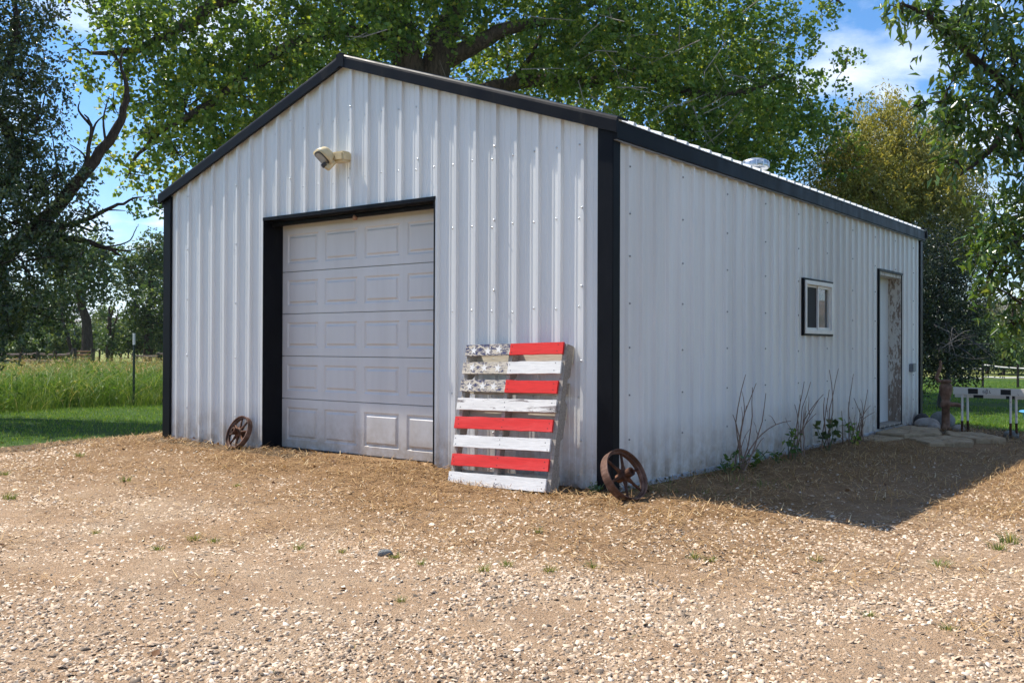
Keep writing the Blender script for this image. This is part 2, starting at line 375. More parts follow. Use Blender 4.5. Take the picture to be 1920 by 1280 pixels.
def blade_arrays(base, h, w, lean, rng, seg=2):
    # grass blades: tapered strips that bend over; lean (n,2) is the sideways reach of the tip
    n = len(base); ang = rng.random(n)*math.pi; sd = np.stack([np.cos(ang), np.sin(ang), 0*ang], 1)*w[:, None]
    rows = []
    for i in range(seg):
        t = i/seg; p = base+np.stack([lean[:, 0]*t*t, lean[:, 1]*t*t, h*(t-.18*t*t)], 1)
        rows += [p-sd*(1-.7*t), p+sd*(1-.7*t)]
    rows.append(base+np.stack([lean[:, 0], lean[:, 1], h*.82], 1))
    v = np.stack(rows, 1); m = v.shape[1]; f = []
    for i in range(seg-1): f += [(2*i, 2*i+1, 2*i+3), (2*i, 2*i+3, 2*i+2)]
    f.append((2*seg-2, 2*seg-1, 2*seg))
    f = (np.arange(n)*m)[:, None, None]+np.array(f)[None]
    return v.reshape(-1, 3), f.reshape(-1, 3), m

# ================================================================== ground, hills
def axis(a, b, step, far, side):
    mid = np.arange(a, b, step); out = [mid]
    lo = a-np.cumsum(step*1.16**np.arange(1, 70)); hi = mid[-1]+np.cumsum(step*1.16**np.arange(1, 70))
    return np.concatenate([lo[lo > -far][::-1], mid, hi[hi < far]])
gx = axis(-17, 8, .16, 6000, 0); gy = axis(-7, 12, .16, 6000, 0)
X, Y = np.meshgrid(gx, gy); X = X.ravel(); Y = Y.ravel(); nx, ny = len(gx), len(gy)
d = shed_dist(X, Y)
lawn_m = np.maximum(sstep(-7.9, -8.8, X+.5*(fbm(X*.7, Y*.7)-.5)), sstep(8.4, 9.4, Y+.35*(fbm(X, Y)-.5)))
soil_m = np.maximum(sstep(-6.6, -7.3, X)*sstep(-1.8, -.9, Y)*.85, (1-sstep(.15, .55, d))*.8*(Y < 2)*(X < -3.5))
soil_m = np.maximum(soil_m, sstep(6.9, 7.6, Y)*sstep(-.3, .3, X)*.6)
dry_m = np.maximum(1-sstep(.7, 2.1, d+1.4*(fbm(X*.8, Y*.8)-.5)), .72*(1-sstep(1.2, 3.4, d+2.6*(fbm(X*.7+5, Y*.7+1)-.5))))
dry_m = np.maximum(dry_m, sstep(.2, 1.4, Y+1.5*(fbm(X*.6+9, Y*.6)-.5))*sstep(-.5, 0, X)*.75)
dry_m = np.maximum(dry_m, sstep(.58, .68, fbm(X*.45+4, Y*.6+2))*.62)
lawn_m = np.maximum(lawn_m, np.maximum(sstep(-8.2, -9.6, Y), sstep(8.5, 10, X)))  # unseen lawn behind the camera, added to cut bounce onto the front wall
field_m = np.maximum(sstep(-18, -26, X), sstep(34, 42, Y))
q = (np.arange(ny-1)[:, None]*nx+np.arange(nx-1)[None]).ravel()
ground = fast('ground', np.stack([X, Y, gz(X, Y)], 1), np.stack([q, q+1, q+nx+1, q+nx], 1), 'yard_ground', {'lawn': lawn_m, 'soil': soil_m, 'dry': dry_m, 'field': field_m}, smooth=True)
tag(ground, kind='structure')
# far hills: a ridge of ground with a front and a back slope
def hills(name, azs, dist, depth, hfun):
    n = len(azs); rows = []
    prof = [(0, 0), (.25, .45), (.45, .85), (.6, 1), (.8, .8), (1, 0)]
    for t, k_ in prof:
        for i, a in enumerate(azs):
            r = dist+depth*t; hh = hfun(a)*k_*(1+.12*(fbm(np.array(a*40.), np.array(t*7.))-.5))
            rows.append((CAM[0]+r*math.cos(a), CAM[1]+r*math.sin(a), -3+hh))
    m = len(prof); q = np.array([i*n+j for i in range(m-1) for j in range(n-1)])
    o = fast(name, np.array(rows), np.stack([q, q+1, q+n+1, q+n], 1), 'hill_ground', smooth=True); tag(o, kind='structure')
azs = np.linspace(rad(30), rad(250), 260)
hills('hills', azs, 1900, 900, lambda a: 45+55*float(fbm(np.array(a*6+3), np.array(1.5)))+45*float(sstep(rad(125), rad(95), np.array(a))))

# ================================================================== the shed
shed = empty('metal_shed', (-W/2, LEN/2, 0), 'white ribbed metal shed with black trim, gable roof and overhead garage door', 'shed')
PITCHB = .2286
def profile(s0, s1, off, extra=()):
    pts = []
    k0 = int(math.floor((s0-off)/PITCHB))-1; k1 = int(math.ceil((s1-off)/PITCHB))+1
    for k_ in range(k0, k1+1):
        c = off+k_*PITCHB
        pts += [(c-.026, 0), (c-.015, .028), (c+.015, .028), (c+.026, 0)]
        for t in (.36, .64):
            m = c+PITCHB*t; pts += [(m-.012, 0), (m-.007, .003), (m+.007, .003), (m+.012, 0)]
    xs = np.array([p[0] for p in pts]); ds = np.array([p[1] for p in pts])
    ss = sorted(set([s0, s1]+[x for x in xs if s0 < x < s1]+[e for e in extra if s0 < e < s1]))
    return [(s, float(np.interp(s, xs, ds))) for s in ss]
def wall(origin, u, nrm, length, ztop, off, openings=(), mat='white_siding', name='siding_panel', breaks=()):
    u = np.array(u, float); nrm = np.array(nrm, float); origin = np.array(origin, float)
    cuts = [0.]; k_ = 0
    while True:
        c = off+.0305+k_*4*PITCHB
        if c >= length-.02: break
        if c > .02: cuts.append(c)
        k_ += 1
    cuts.append(length)
    ex = [e for o in openings for e in o[:2]]+list(breaks)
    for a, b in zip(cuts[:-1], cuts[1:]):
        pr = profile(a, b, off, ex); mb = MB()
        for (s, ds), (t, dt) in zip(pr[:-1], pr[1:]):
            mid = (s+t)/2; spans = [(0., None)]
            for (o0, o1, z0, z1) in openings:
                if o0 < mid < o1: spans = ([(0., z0)] if z0 > .01 else [])+[(z1, None)]
            for (z0, z1) in spans:
                p = origin+u*s+nrm*ds; q_ = origin+u*t+nrm*dt
                za, zb = (z1, z1) if z1 is not None else (ztop(s), ztop(t))
                mb.add([p+(0, 0, z0), q_+(0, 0, z0), q_+(0, 0, zb), p+(0, 0, za)], [(0, 1, 2, 3)])
        put(name, mb, mat, shed)
gable = lambda s: H+RISE*(1-abs(s-W/2)/(W/2))
DX0, DX1, DZ = -4.36, -1.872, 2.505          # garage opening
wall((0, 0, 0), (-1, 0, 0), (0, -1, 0), W, gable, .263, [(-DX1, -DX0, 0, DZ)], breaks=[W/2])
WY0, WY1, WZ0, WZ1 = 4.07, 4.98, 1.305, 1.915     # window
SY0, SY1, SZ0, SZ1 = 6.85, 7.905, .075, 2.195      # side door
wall((0, 0, 0), (0, 1, 0), (1, 0, 0), LEN, lambda s: H, .232, [(WY0, WY1, WZ0, WZ1), (SY0, SY1, SZ0, SZ1)])
wall((-W, LEN, 0), (1, 0, 0), (0, 1, 0), W, gable, .1, breaks=[W/2])
wall((-W, LEN, 0), (0, -1, 0), (-1, 0, 0), LEN, lambda s: H, .1)
put('floor_slab', MB().box((-W+.05, .26, -.12), (-.05, LEN-.05, .03)), 'concrete', shed)
# inner lining keeps the inside dark and closed
inn = MB(); inn.box((-W+.03, .30, .035), (-W+.06, LEN-.06, H)); inn.box((-W+.06, LEN-.09, .035), (-.34, LEN-.06, H)); inn.box((-W+.06, .30, H-.02), (-.34, LEN-.09, H))
put('inner_lining', inn, 'interior_dark', shed)
# roof sheets
SL = RISE/(W/2); OV = .075
ridge_z = H+RISE+.035
for side in (1, -1):
    cuts = [-.03]+[.232+.0305+i*4*PITCHB for i in range(10)]+[LEN+.05]
    for a, b in zip(cuts[:-1], cuts[1:]):
        pr = profile(a, b, .232); mb = MB()
        for (s, ds), (t, dt) in zip(pr[:-1], pr[1:]):
            x0, x1 = (OV, -W/2) if side == 1 else (-W-OV, -W/2)
            z0 = ridge_z-SL*(W/2+OV); c = math.cos(math.atan(SL))
            mb.add([(x0, s, z0+ds*c), (x0, t, z0+dt*c), (x1, t, ridge_z+dt*c), (x1, s, ridge_z+ds*c),
                    (x0, s, z0-.006), (x0, t, z0-.006)], [(0, 1, 2, 3), (0, 1, 5, 4)])
        put('roof_panel', mb, 'white_roof', shed)
rc = MB(); 
for s in (1, -1):
    rc.add([(-W/2, -.05, ridge_z+.034), (-W/2, LEN+.06, ridge_z+.034), (-W/2+s*.16, LEN+.06, ridge_z+.034-SL*.16), (-W/2+s*.16, -.05, ridge_z+.034-SL*.16)], [(0, 1, 2, 3)])
put('ridge_cap', rc, 'white_roof', shed)
# rake trim: boxed profile swept along each gable slope
def rake(y_out, y_in, side, ext):
    mb = MB(); xa, xb = (OV+.012)*side if side == 1 else -W-OV-.012, -W/2
    if side == 1: xa = OV+.012
    za = ridge_z-SL*(W/2+OV+.012)
    sgn = 1 if y_in > y_out else -1
    pr = [(y_out, -.105), (y_out, -.012), (y_out+sgn*.006, .008), (y_out+sgn*.018, .022), (y_out+sgn*.04, .030), (y_in, .030), (y_in, .010), (y_out+sgn*.035, .006), (y_out+sgn*.035, -.105)]
    a = [(xa, y, za+z) for y, z in pr]; b = [(xb, y, ridge_z+z) for y, z in pr]; n = len(pr)
    mb.add(a+b, [(i, (i+1) % n, n+(i+1) % n, n+i) for i in range(n)]+[tuple(range(n)), tuple(range(n, 2*n))])
    # the return under the trim, back to the wall
    m2 = mb.mesh('rake_trim'); return m2
for side in (1, -1):
    put('rake_trim', rake(-.075, .10, side, 0), 'black_trim', shed)
    put('rake_trim', rake(LEN+.075, LEN-.10, side, 0), 'black_trim', shed)
pk = MB().prism([(-W/2-.055, -.080, ridge_z+.036-SL*.055), (-W/2, -.080, ridge_z+.036), (-W/2+.055, -.080, ridge_z+.036-SL*.055), (-W/2+.05, -.080, ridge_z-.115), (-W/2, -.080, ridge_z-.10), (-W/2-.05, -.080, ridge_z-.115)], (0, .006, 0))
put('peak_cap', pk, 'black_trim', shed)
# eave trim along both long sides: fascia, lower lip coloured grey for ground bounce
ez = ridge_z-SL*(W/2+OV)
for x0, s in ((0, 1), (-W, -1)):
    mb = MB(); xo = x0+s*(OV-.006)
    pr = [(x0+s*.022, ez-.150), (x0+s*(OV-.02), ez-.150), (xo, ez-.142), (xo, ez-.012), (x0+s*.022, ez-.012)]
    n = len(pr); a = [(x, -.03, z) for x, z in pr]; b = [(x, LEN+.05, z) for x, z in pr]
    mb.add(a+b, [(i, (i+1) % n, n+(i+1) % n, n+i) for i in range(n)]+[tuple(range(n)), tuple(range(n, 2*n))])
    fa = put('eave_trim', mb, 'black_trim', shed)
    put('eave_lit_lip', MB().box((min(x0+s*.024, x0+s*(OV-.018)), -.02, ez-.156), (max(x0+s*.024, x0+s*(OV-.018)), LEN+.04, ez-.1505)), 'grey_plastic', fa)
# corner trims (two flanges each)
def corner(x, y, sx_, sy_, wx, wy):
    mb = MB(); t = .032
    pr = [(x+sx_*t, y+sy_*t), (x-sx_*wx, y+sy_*t), (x-sx_*wx, y+sy_*.001), (x+sx_*.001, y+sy_*.001), (x+sx_*.001, y-sy_*wy), (x+sx_*t, y-sy_*wy)]
    top = H-.02; n = 6
    mb.add([(a, b, 0.) for a, b in pr]+[(a, b, top) for a, b in pr], [(i, (i+1) % n, n+(i+1) % n, n+i) for i in range(n)]+[tuple(range(n)), tuple(range(n, 2*n))])
    put('corner_trim', mb.mesh('corner_trim', bevel=.004), 'black_trim', shed)
corner(0, 0, 1, -1, .115, .08); corner(-W, 0, -1, -1, .115, .1); corner(0, LEN, 1, 1, .12, .10); corner(-W, LEN, -1, 1, .12, .1)
# light base rail along the side wall
put('base_rail', MB().box((.001, .1, -.03), (.028, LEN+.03, .022)), 'rail_metal', shed)
# screws: hex heads
def screws(name, pts, nrm, mat, r=.0075):
    pts = np.array(pts); n = len(pts); nrm = np.array(nrm, float); u = np.cross(nrm, (0, 0, 1.)); w = np.cross(u, nrm)
    ang = np.arange(6)*math.pi/3
    ring = u[None]*np.cos(ang)[:, None]*r+w[None]*np.sin(ang)[:, None]*r
    v = np.concatenate([pts[:, None]+ring[None], pts[:, None]+ring[None]*.8+nrm*.008], 1)
    f = [(i, (i+1) % 6, 6+(i+1) % 6) for i in range(6)]+[(i, 6+(i+1) % 6, 6+i) for i in range(6)]+[(6, 7, 8), (6, 8, 9), (6, 9, 10), (6, 10, 11)]
    f = (np.arange(n)*12)[:, None, None]+np.array(f)[None]
    o = fast(name, v.reshape(-1, 3), f.reshape(-1, 3), mat, parent=shed); tag(o, kind='stuff')
pf = []; ps = []
for i in range(26):
    s = .263+i*PITCHB
    if s > W-.1: break
    for z in (.10, .72, 1.46, 2.20, 2.80, 3.4):
        if z > gable(s)-.2: continue
        x = -(s+.045)
        if DX0-.05 < x < DX1+.05 and z < DZ+.05: continue
        pf.append((x, -.001, z+RNG.normal()*.012))
    if i % 4 == 0:
        for z in np.arange(.4, gable(s)-.2, .62):
            if not (DX0-.05 < -s < DX1+.05 and z < DZ+.05): pf.append((-s, -.0285, z+RNG.normal()*.02))
for i in range(38):
    s = .232+i*PITCHB
    if s > LEN-.12: break
    for z in (.08, .751, 1.499, 2.255, 2.78):
        yy = s+.045
        if (WY0-.06 < yy < WY1+.06 and WZ0-.05 < z < WZ1+.05) or (SY0-.06 < yy < SY1+.06 and z < SZ1+.05): continue
        ps.append((.001, yy, z+RNG.normal()*.004))
    if i % 4 == 0:
        for z in np.arange(.38, H-.15, .375):
            if (WY0-.06 < s < WY1+.06 and WZ0-.05 < z < WZ1+.05) or (SY0-.06 < s < SY1+.06 and z < SZ1+.05): continue
            ps.append((.0285, s, z+RNG.normal()*.012))
screws('screw_heads', pf, (0, -1, 0), 'galvanised', .009); screws('screw_heads', ps, (1, 0, 0), 'screw_metal', .0085)
# black liner of the garage opening
REC = .225
put('jamb_trim', MB().box((DX0, -.0325, 0), (DX0+.012, REC+.02, DZ)), 'black_trim', shed)
put('jamb_trim', MB().box((DX1-.014, -.0325, 0), (DX1, REC+.02, DZ)), 'black_trim', shed)
hd = put('header_trim', MB().box((DX0-.004, -.0335, DZ-.022), (DX1+.004, REC+.02, DZ+.012)), 'black_trim', shed)
mb = MB().tube([(DX0+.013, .10, DZ-.052), (DX1-.015, .10, DZ-.052)], .026, 12)
put('header_roll', mb, 'black_trim', hd)
put('header_knob', MB().lathe([(.0, -.03), (.022, -.024), (.028, 0), (.02, .02)], 10, (-3.06, .09, DZ-.075)), 'brass_brown', hd)
# garage door
gd = put('garage_door', MB().box((DX0+.013, REC+.028, .03), (DX1-.015, REC+.045, DZ-.02)), 'door_paint', shed)
zs = [.045, .575, 1.035, 1.49, 1.945, 2.484]; gx0, gx1 = DX0+.013, DX1-.015
def raised(x0, x1, z0, z1):
    # moulded panel: groove ring going in, then a raised field
    mb = MB(); y0 = REC
    def ring(i, y): return [(x0+i, y, z0+i), (x1-i, y, z0+i), (x1-i, y, z1-i), (x0+i, y, z1-i)]
    rs = [ring(0, y0), ring(.014, y0+.011), ring(.030, y0+.011), ring(.046, y0-.002)]
    mb.add([p for r in rs for p in r], [(k_*4+j, k_*4+(j+1) % 4, k_*4+4+(j+1) % 4, k_*4+4+j) for k_ in range(3) for j in range(4)]+[(12, 13, 14, 15)])
    return mb
for i in range(5):
    z0, z1 = zs[i]+.004, zs[i+1]-.004; hgt_ = z1-z0
    m = .085; pw = (gx1-gx0); gap = .105; w_ = (pw-.17-3*gap)/4
    px = [gx0+.085+j*(w_+gap) for j in range(4)]
    mb = MB(); xs = [gx0]+[e for p in px for e in (p, p+w_)]+[gx1]
    mt = .09 if i < 4 else .13
    za, zb = z0+m, z1-mt
    for j in range(len(xs)-1):
        spans = [(z0, z1)] if j % 2 == 0 else [(z0, za), (zb, z1)]
        for a, b in spans: mb.add([(xs[j], REC, a), (xs[j+1], REC, a), (xs[j+1], REC, b), (xs[j], REC, b)], [(0, 1, 2, 3)])
    mb.add([(gx0, REC, z0), (gx1, REC, z0), (gx1, REC+.027, z0), (gx0, REC+.027, z0)], [(0, 1, 2, 3)])
    mb.add([(gx0, REC, z1), (gx1, REC, z1), (gx1, REC+.027, z1+.003), (gx0, REC+.027, z1+.003)], [(0, 1, 2, 3)])
    put('door_section', mb, 'door_paint', gd)
    for p in px: put('raised_panel', raised(p, p+w_, za, zb), 'door_paint', gd)
put('bottom_seal', MB().box((gx0, REC-.004, .012), (gx1, REC+.03, .046)), 'black_paint', gd)
# side window
wn_ = put('window', MB().box((-.06, WY0+.004, WZ0+.004), (-.055, WY0+.03, WZ1-.004)), 'vinyl_white', shed)
fx = .047
def frame_box(y0, y1, z0, z1, t, xa, xb):
    mb = MB(); mb.box((xa, y0, z0), (xb, y0+t, z1)); mb.box((xa, y1-t, z0), (xb, y1, z1)); mb.box((xa, y0+t, z0), (xb, y1-t, z0+t)); mb.box((xa, y0+t, z1-t), (xb, y1-t, z1)); return mb
put('window_trim', frame_box(WY0-.02, WY1+.012, WZ0-.022, WZ1+.022, .03, -.01, .035), 'black_trim', wn_)
put('window_frame', frame_box(WY0+.002, WY1-.012, WZ0+.002, WZ1-.002, .044, -.05, fx), 'vinyl_white', wn_)
ym = (WY0+WY1)/2
put('sash', frame_box(WY0+.048, ym+.02, WZ0+.048, WZ1-.048, .024, -.03, .008), 'vinyl_white', wn_)
put('sash', frame_box(ym-.006, WY1-.058, WZ0+.048, WZ1-.048, .030, -.02, .022), 'vinyl_white', wn_)
put('pane', MB().box((-.016, WY0+.07, WZ0+.07), (-.012, ym+.0, WZ1-.07)), 'window_glass', wn_)
put('pane', MB().box((-.002, ym+.022, WZ0+.076), (.002, WY1-.086, WZ1-.076)), 'window_glass', wn_)
put('insect_screen', MB().box((.0, WY0+.073, WZ0+.073), (.003, ym-.007, WZ1-.073)), 'screen_mesh', wn_)
# recessed side door
DR = .165
sd = put('side_door', MB().box((-DR-.04, SY0+.02, SZ0+.01), (-DR, SY1-.022, SZ1-.05)), 'door_slab', shed)
put('door_jamb', MB().box((-DR-.04, SY1-.021, SZ0), (.010, SY1+.0, SZ1-.001)), 'peeling_paint', sd)
put('door_jamb', MB().box((-DR-.04, SY0, SZ0), (.024, SY0+.019, SZ1-.001)), 'vinyl_white', sd)
put('door_head', MB().box((-DR-.04, SY0+.0195, SZ1-.049), (.010, SY1-.0215, SZ1-.001)), 'peeling_paint', sd)
put('door_sill', MB().box((-DR-.04, SY0+.0195, SZ0-.02), (.02, SY1-.0215, SZ0+.0095)), 'grey_wood', sd)
mb = MB(); mb.box((.0, SY0-.03, SZ0-.03), (.03, SY0-.0005, SZ1+.03)); mb.box((.0, SY0, SZ1+.0005), (.03, SY1+.03, SZ1+.032))
mb.box((.0, SY1+.0005, SZ0-.02), (.022, SY1+.012, SZ1)); mb.box((.0, SY0, SZ0-.03), (.03, SY1+.02, SZ0-.0205))
put('door_trim', mb, 'black_trim', sd)
put('keyhole', MB().lathe([(.008, 0), (.012, .004), (.012, .01)], 8, (-DR+.002, SY1-.07, 1.02)), 'screw_metal', sd)
# outlet box with lid
ob = put('outlet_box', MB().box((.0195, 8.27, .79), (.075, 8.41, .915)).mesh('outlet_box', bevel=.008), 'grey_plastic', shed)
put('outlet_lid', MB().box((.0755, 8.262, .80), (.086, 8.418, .922)).mesh('outlet_lid', bevel=.004), 'grey_plastic', ob)
# round roof vent
vx, vy = -1.62, 6.5; vz = ridge_z-SL*(W/2+vx) if vx < -W/2 else ridge_z-SL*(W/2+vx)
vt = put('roof_vent', MB().lathe([(.09, -.06), (.09, .20), (.10, .20)], 18, (vx, vy, vz)).mesh('roof_vent', True), 'galvanised', shed)
put('vent_cap', MB().lathe([(.14, .195), (.185, .20), (.195, .235), (.19, .29), (.165, .32), (.09, .345), (.02, .352)], 22, (vx, vy, vz)).mesh('vent_cap', True), 'galvanised', vt)
for j in range(12):
    a = j*math.pi/6; c, s_ = math.cos(a), math.sin(a)
    put('vent_fin', MB().box((vx+c*.196-.006, vy+s_*.196-.006, vz+.215), (vx+c*.196+.006, vy+s_*.196+.006, vz+.30)), 'galvanised', vt)

# ================================================================== security light on the gable
sc_ = on_y(640, 300, -.06)
slr = empty('security_light', (-3.12, -.02, 3.0), 'cream motion-sensor floodlight mounted on the gable above the garage door', 'lamp')
lc = np.array([-3.07, -.019, 3.01])
put('mount_box', MB().box((lc[0]-.10, -.15, 2.955), (lc[0]+.085, -.0195, 3.055)).mesh('mount_box', bevel=.018), 'cream_plastic', slr)
put('neck', MB().tube([(lc[0]-.05, -.10, 2.99), (lc[0]-.10, -.15, 2.99)], .028, 10), 'cream_plastic', slr)
# lamp head: a tapered housing facing out, left and down
hc = Vector((lc[0]-.115, -.21, 3.01)); zd = Vector((-.28, -.62, -.73)).normalized(); xd = zd.cross(Vector((0, 0, 1))).normalized(); yd = zd.cross(xd)
def loc3(a, b, c): return tuple(hc+xd*a+yd*b+zd*c)
mb = MB(); rings = [(.055, .045, -.075), (.085, .07, -.055), (.115, .095, 0), (.118, .098, .03)]
vsx = [loc3(a*math.copysign(abs(math.cos(t))**.6, math.cos(t)), b*math.copysign(abs(math.sin(t))**.6, math.sin(t)), c) for a, b, c in rings for t in np.arange(16)*math.pi/8]
mb.add(vsx, [(i*16+j, i*16+(j+1) % 16, (i+1)*16+(j+1) % 16, (i+1)*16+j) for i in range(3) for j in range(16)]+[tuple(range(16)), tuple(range(48, 64))])
hd_ = put('lamp_head', mb.mesh('lamp_head', True), 'cream_plastic', slr)
mb = MB(); vsx = [loc3(a*math.copysign(abs(math.cos(t))**.6, math.cos(t)), b*math.copysign(abs(math.sin(t))**.6, math.sin(t)), c) for a, b, c in [(.106, .086, .026), (.10, .08, .036)] for t in np.arange(16)*math.pi/8]
mb.add(vsx, [(j, (j+1) % 16, 16+(j+1) % 16, 16+j) for j in range(16)]+[tuple(range(16, 32))])
put('lens_rim', mb, 'dark_plastic', hd_)
mb = MB(); mb.add([loc3(a*math.copysign(abs(math.cos(t))**.6, math.cos(t)), b*math.copysign(abs(math.sin(t))**.6, math.sin(t)), .0375) for a, b in [(.086, .066)] for t in np.arange(16)*math.pi/8], [tuple(range(16))])
put('lens', mb, 'lens_glass', hd_)
sn = put('motion_sensor', MB().tube([(lc[0]-.06, -.13, 2.965), (lc[0]-.085, -.18, 2.91), (lc[0]-.09, -.195, 2.885)], [.03, .036, .03], 12), 'cream_plastic', slr)
put('sensor_eye', MB().tube([(lc[0]-.095, -.205, 2.93), (lc[0]-.115, -.235, 2.905)], [.028, .022], 10), 'dark_plastic', sn)

# ================================================================== pallet painted as a flag
bl = np.array([-1.385, -.40, -.022]); br_ = np.array([-.356, -.40, .0]); tl = np.array([-1.44, -.125, 1.16])
ex = (br_-bl)/np.linalg.norm(br_-bl); ev = tl-bl; PH = np.linalg.norm(ev); ev = ev-ex*(ev@ex); ev /= np.linalg.norm(ev); en = np.cross(ex, ev)   # en faces out
pmid = (bl+br_)/2
PM = Matrix(((ex[0], ev[0], en[0], pmid[0]), (ex[1], ev[1], en[1], pmid[1]), (ex[2], ev[2], en[2], pmid[2]), (0, 0, 0, 1)))
pal = empty('wooden_pallet', None, 'wooden pallet painted with red and white stripes and stars, leaning on the shed', 'pallet', mat=PM)
PW = 1.03
names = ['star_red_plank', 'star_white_plank', 'star_red_plank_worn', 'worn_white_plank', 'red_plank', 'white_plank', 'red_plank', 'white_plank']
labs = ['plank half red, half worn blue with white stars', 'plank half white, half worn blue with white stars', 'lower plank half red, half worn blue with white stars', 'white plank with peeling paint', None, None, None, None]
for i in range(8):
    vc = PH-.05-i*(PH-.105)/7; wj = .098+.008*RNG.random(); e = RNG.normal(size=2)*.006; ro = RNG.normal()*.003
    mb = MB()
    nseg = 14; xs = np.linspace(-PW/2+e[0], PW/2+e[1], nseg); vs_ = []
    for x in xs:
        jl, jh = RNG.normal(size=2)*.0012
        if i in (5, 6) and x < -.3: jl -= .0
        vs_ += [(x, -wj/2+jl, 0), (x, wj/2+jh, 0), (x, wj/2+jh, .019), (x, -wj/2+jl, .019)]
    fs_ = [(k_*4+j, k_*4+(j+1) % 4, k_*4+4+(j+1) % 4, k_*4+4+j) for k_ in range(nseg-1) for j in range(4)]+[(0, 1, 2, 3), ((nseg-1)*4, (nseg-1)*4+1, (nseg-1)*4+2, (nseg-1)*4+3)]
    mb.add(vs_, fs_)
    pl = put('plank', mb.mesh('plank', bevel=.0015), names[i], pal, True, (0, vc, -.019+RNG.random()*.003))
    pl.rotation_euler = (0, 0, ro)
    if labs[i]: pl['label'] = labs[i]
    if i < 3:
        for j in range(3):
            st = MB(); r_ = .040
            pts = [(r_*(1 if q_ % 2 == 0 else .42)*math.sin(q_*math.pi/5), r_*(1 if q_ % 2 == 0 else .42)*math.cos(q_*math.pi/5), 0) for q_ in range(10)]
            st.prism(pts, (0, 0, .0012))
            so = put('painted_star', st, 'white_plank', pl, True, (-.405+j*.135+RNG.normal()*.008, RNG.normal()*.005, .0192)); so.rotation_euler = (0, 0, RNG.normal()*.15)
    nl = MB()
    for x in (-.48, .0, .475):
        for dy in (-.026, .024): nl.lathe([(.0045, .0), (.0045, .0008)], 6, (x+RNG.normal()*.008, dy+RNG.normal()*.005, .0192))
    tag(put('nail_heads', nl, 'black_paint', pl, True), kind='stuff')
for x in (-PW/2+.03, -.02, PW/2+.012):
    # stringer with two notches in the back edge
    ys = [0.005, .20]; pr = [(-.115, .005), (-.115, .20)]
    for y0 in (.22, .72): pr += [(-.115, y0), (-.085, y0+.03), (-.085, y0+.20), (-.115, y0+.23)]
    pr += [(-.115, PH-.01), (-.0195, PH-.01), (-.0195, .005)]
    mb = MB().prism([(x-.019, y, z) for z, y in pr], (.038, 0, 0))
    put('stringer', mb, 'grey_wood', pal, True)
for y0, w_ in ((PH-.155, .14), (.80, .10), (.60, .10), (.42, .0), (.03, .11)):
    if w_: put('back_board', MB().box((-PW/2+.01, y0, -.134), (PW/2+.03, y0+w_, -.1155)).mesh('back_board', bevel=.002), 'beige_wood', pal, True)

# ================================================================== iron wheels
def wheel(label, center, axis_, R, width, spokes):
    a = Vector(axis_).normalized(); M_ = a.to_track_quat('Z', 'Y').to_matrix().to_4x4(); M_.translation = Vector(center)
    r = empty('iron_wheel', None, label, 'wheel', 'old iron wheels leaning on the shed', M_)
    n = 40; mb = MB(); pr = [(R, -width/2), (R, width/2), (R-.008, width/2), (R-.010, .012), (R-.026, .010), (R-.026, -.010), (R-.010, -.012), (R-.008, -width/2)]
    m = len(pr); vs_ = [(p*math.cos(2*math.pi*j/n), p*math.sin(2*math.pi*j/n), z) for j in range(n) for p, z in pr]
    mb.add(vs_, [(j*m+i, j*m+(i+1) % m, ((j+1) % n)*m+(i+1) % m, ((j+1) % n)*m+i) for j in range(n) for i in range(m)])
    put('rim', mb, 'rust_pale', r, True)
    hb = put('hub', MB().lathe([(.020, -.07), (.034, -.068), (.036, -.03), (.050, -.018), (.050, .018), (.036, .03), (.034, .085), (.020, .088), (.016, .06)], 16), 'rust', r, True)
    for j in range(spokes):
        t = 2*math.pi*j/spokes+.2; c, s_ = math.cos(t), math.sin(t)
        put('spoke', MB().tube([(c*.035, s_*.035, 0), (c*.09, s_*.09, 0), (c*(R-.02), s_*(R-.02), 0)], [.021, .012, .010], 8), 'rust', r, True)
    return r
# ================================================================== placed wheels
axr = Vector((.86, -.14, .48)).normalized(); Rr = .208
# lowest rim point sits on the ground
def wheel_center(base, a, R):
    a = Vector(a).normalized(); up = Vector((0, 0, 1)); t = (up-a*up.dot(a)).normalized(); return Vector(base)+t*R
bw = gpt(.345, -.22); wheel('rusty iron wheel leaning on the black corner trim beside the pallet', wheel_center(bw+np.array([0, 0, .0]), axr, Rr), axr, Rr, .075, 6)
axl = Vector((-.06, -.90, .40)).normalized(); Rl = .185
bw = gpt(-4.64, -.20); wheel('rusty iron wheel leaning on the white siding beside the garage opening', wheel_center(bw, axl, Rl), axl, Rl, .06, 8)

# ================================================================== hand pump
pb = gpt(.55, 8.19); pb[2] -= .02; KZ = .80
pump = empty('hand_pump', pb, 'rusty brown cast-iron hand water pump standing beside the boulders', 'pump')
def pz(d_, z): return pb+np.array(d_)+np.array([0, 0, z*KZ])
put('pump_body', MB().lathe([(r, z*KZ) for r, z in [(.080, 0), (.082, .03), (.062, .06), (.056, .10), (.054, .42), (.070, .44), (.072, .50), (.056, .52), (.058, .58), (.088, .70), (.090, .76), (.082, .82), (.058, .86), (.080, .87), (.082, .91), (.045, .92)]], 20, tuple(pb)).mesh('pump_body', True), 'pump_rust', pump)
sdir = np.array([.72, .35, 0.]); zz = np.zeros(3)
put('spout', MB().tube([pz(sdir*.04, .475), pz(sdir*.16, .47), pz(sdir*.25, .455), pz(sdir*.29, .42)], [.034, .03, .028, .032], 12), 'pump_rust', pump)
hdl = -cr
put('pump_handle', MB().tube([pz(hdl*.03, .88), pz(hdl*.10, .89), pz(hdl*.135, .95), pz(hdl*.10, 1.06), pz(hdl*.075, 1.16), pz(hdl*.08, 1.26)], [.024, .028, .028, .024, .022, .018], 10), 'pump_rust', pump)
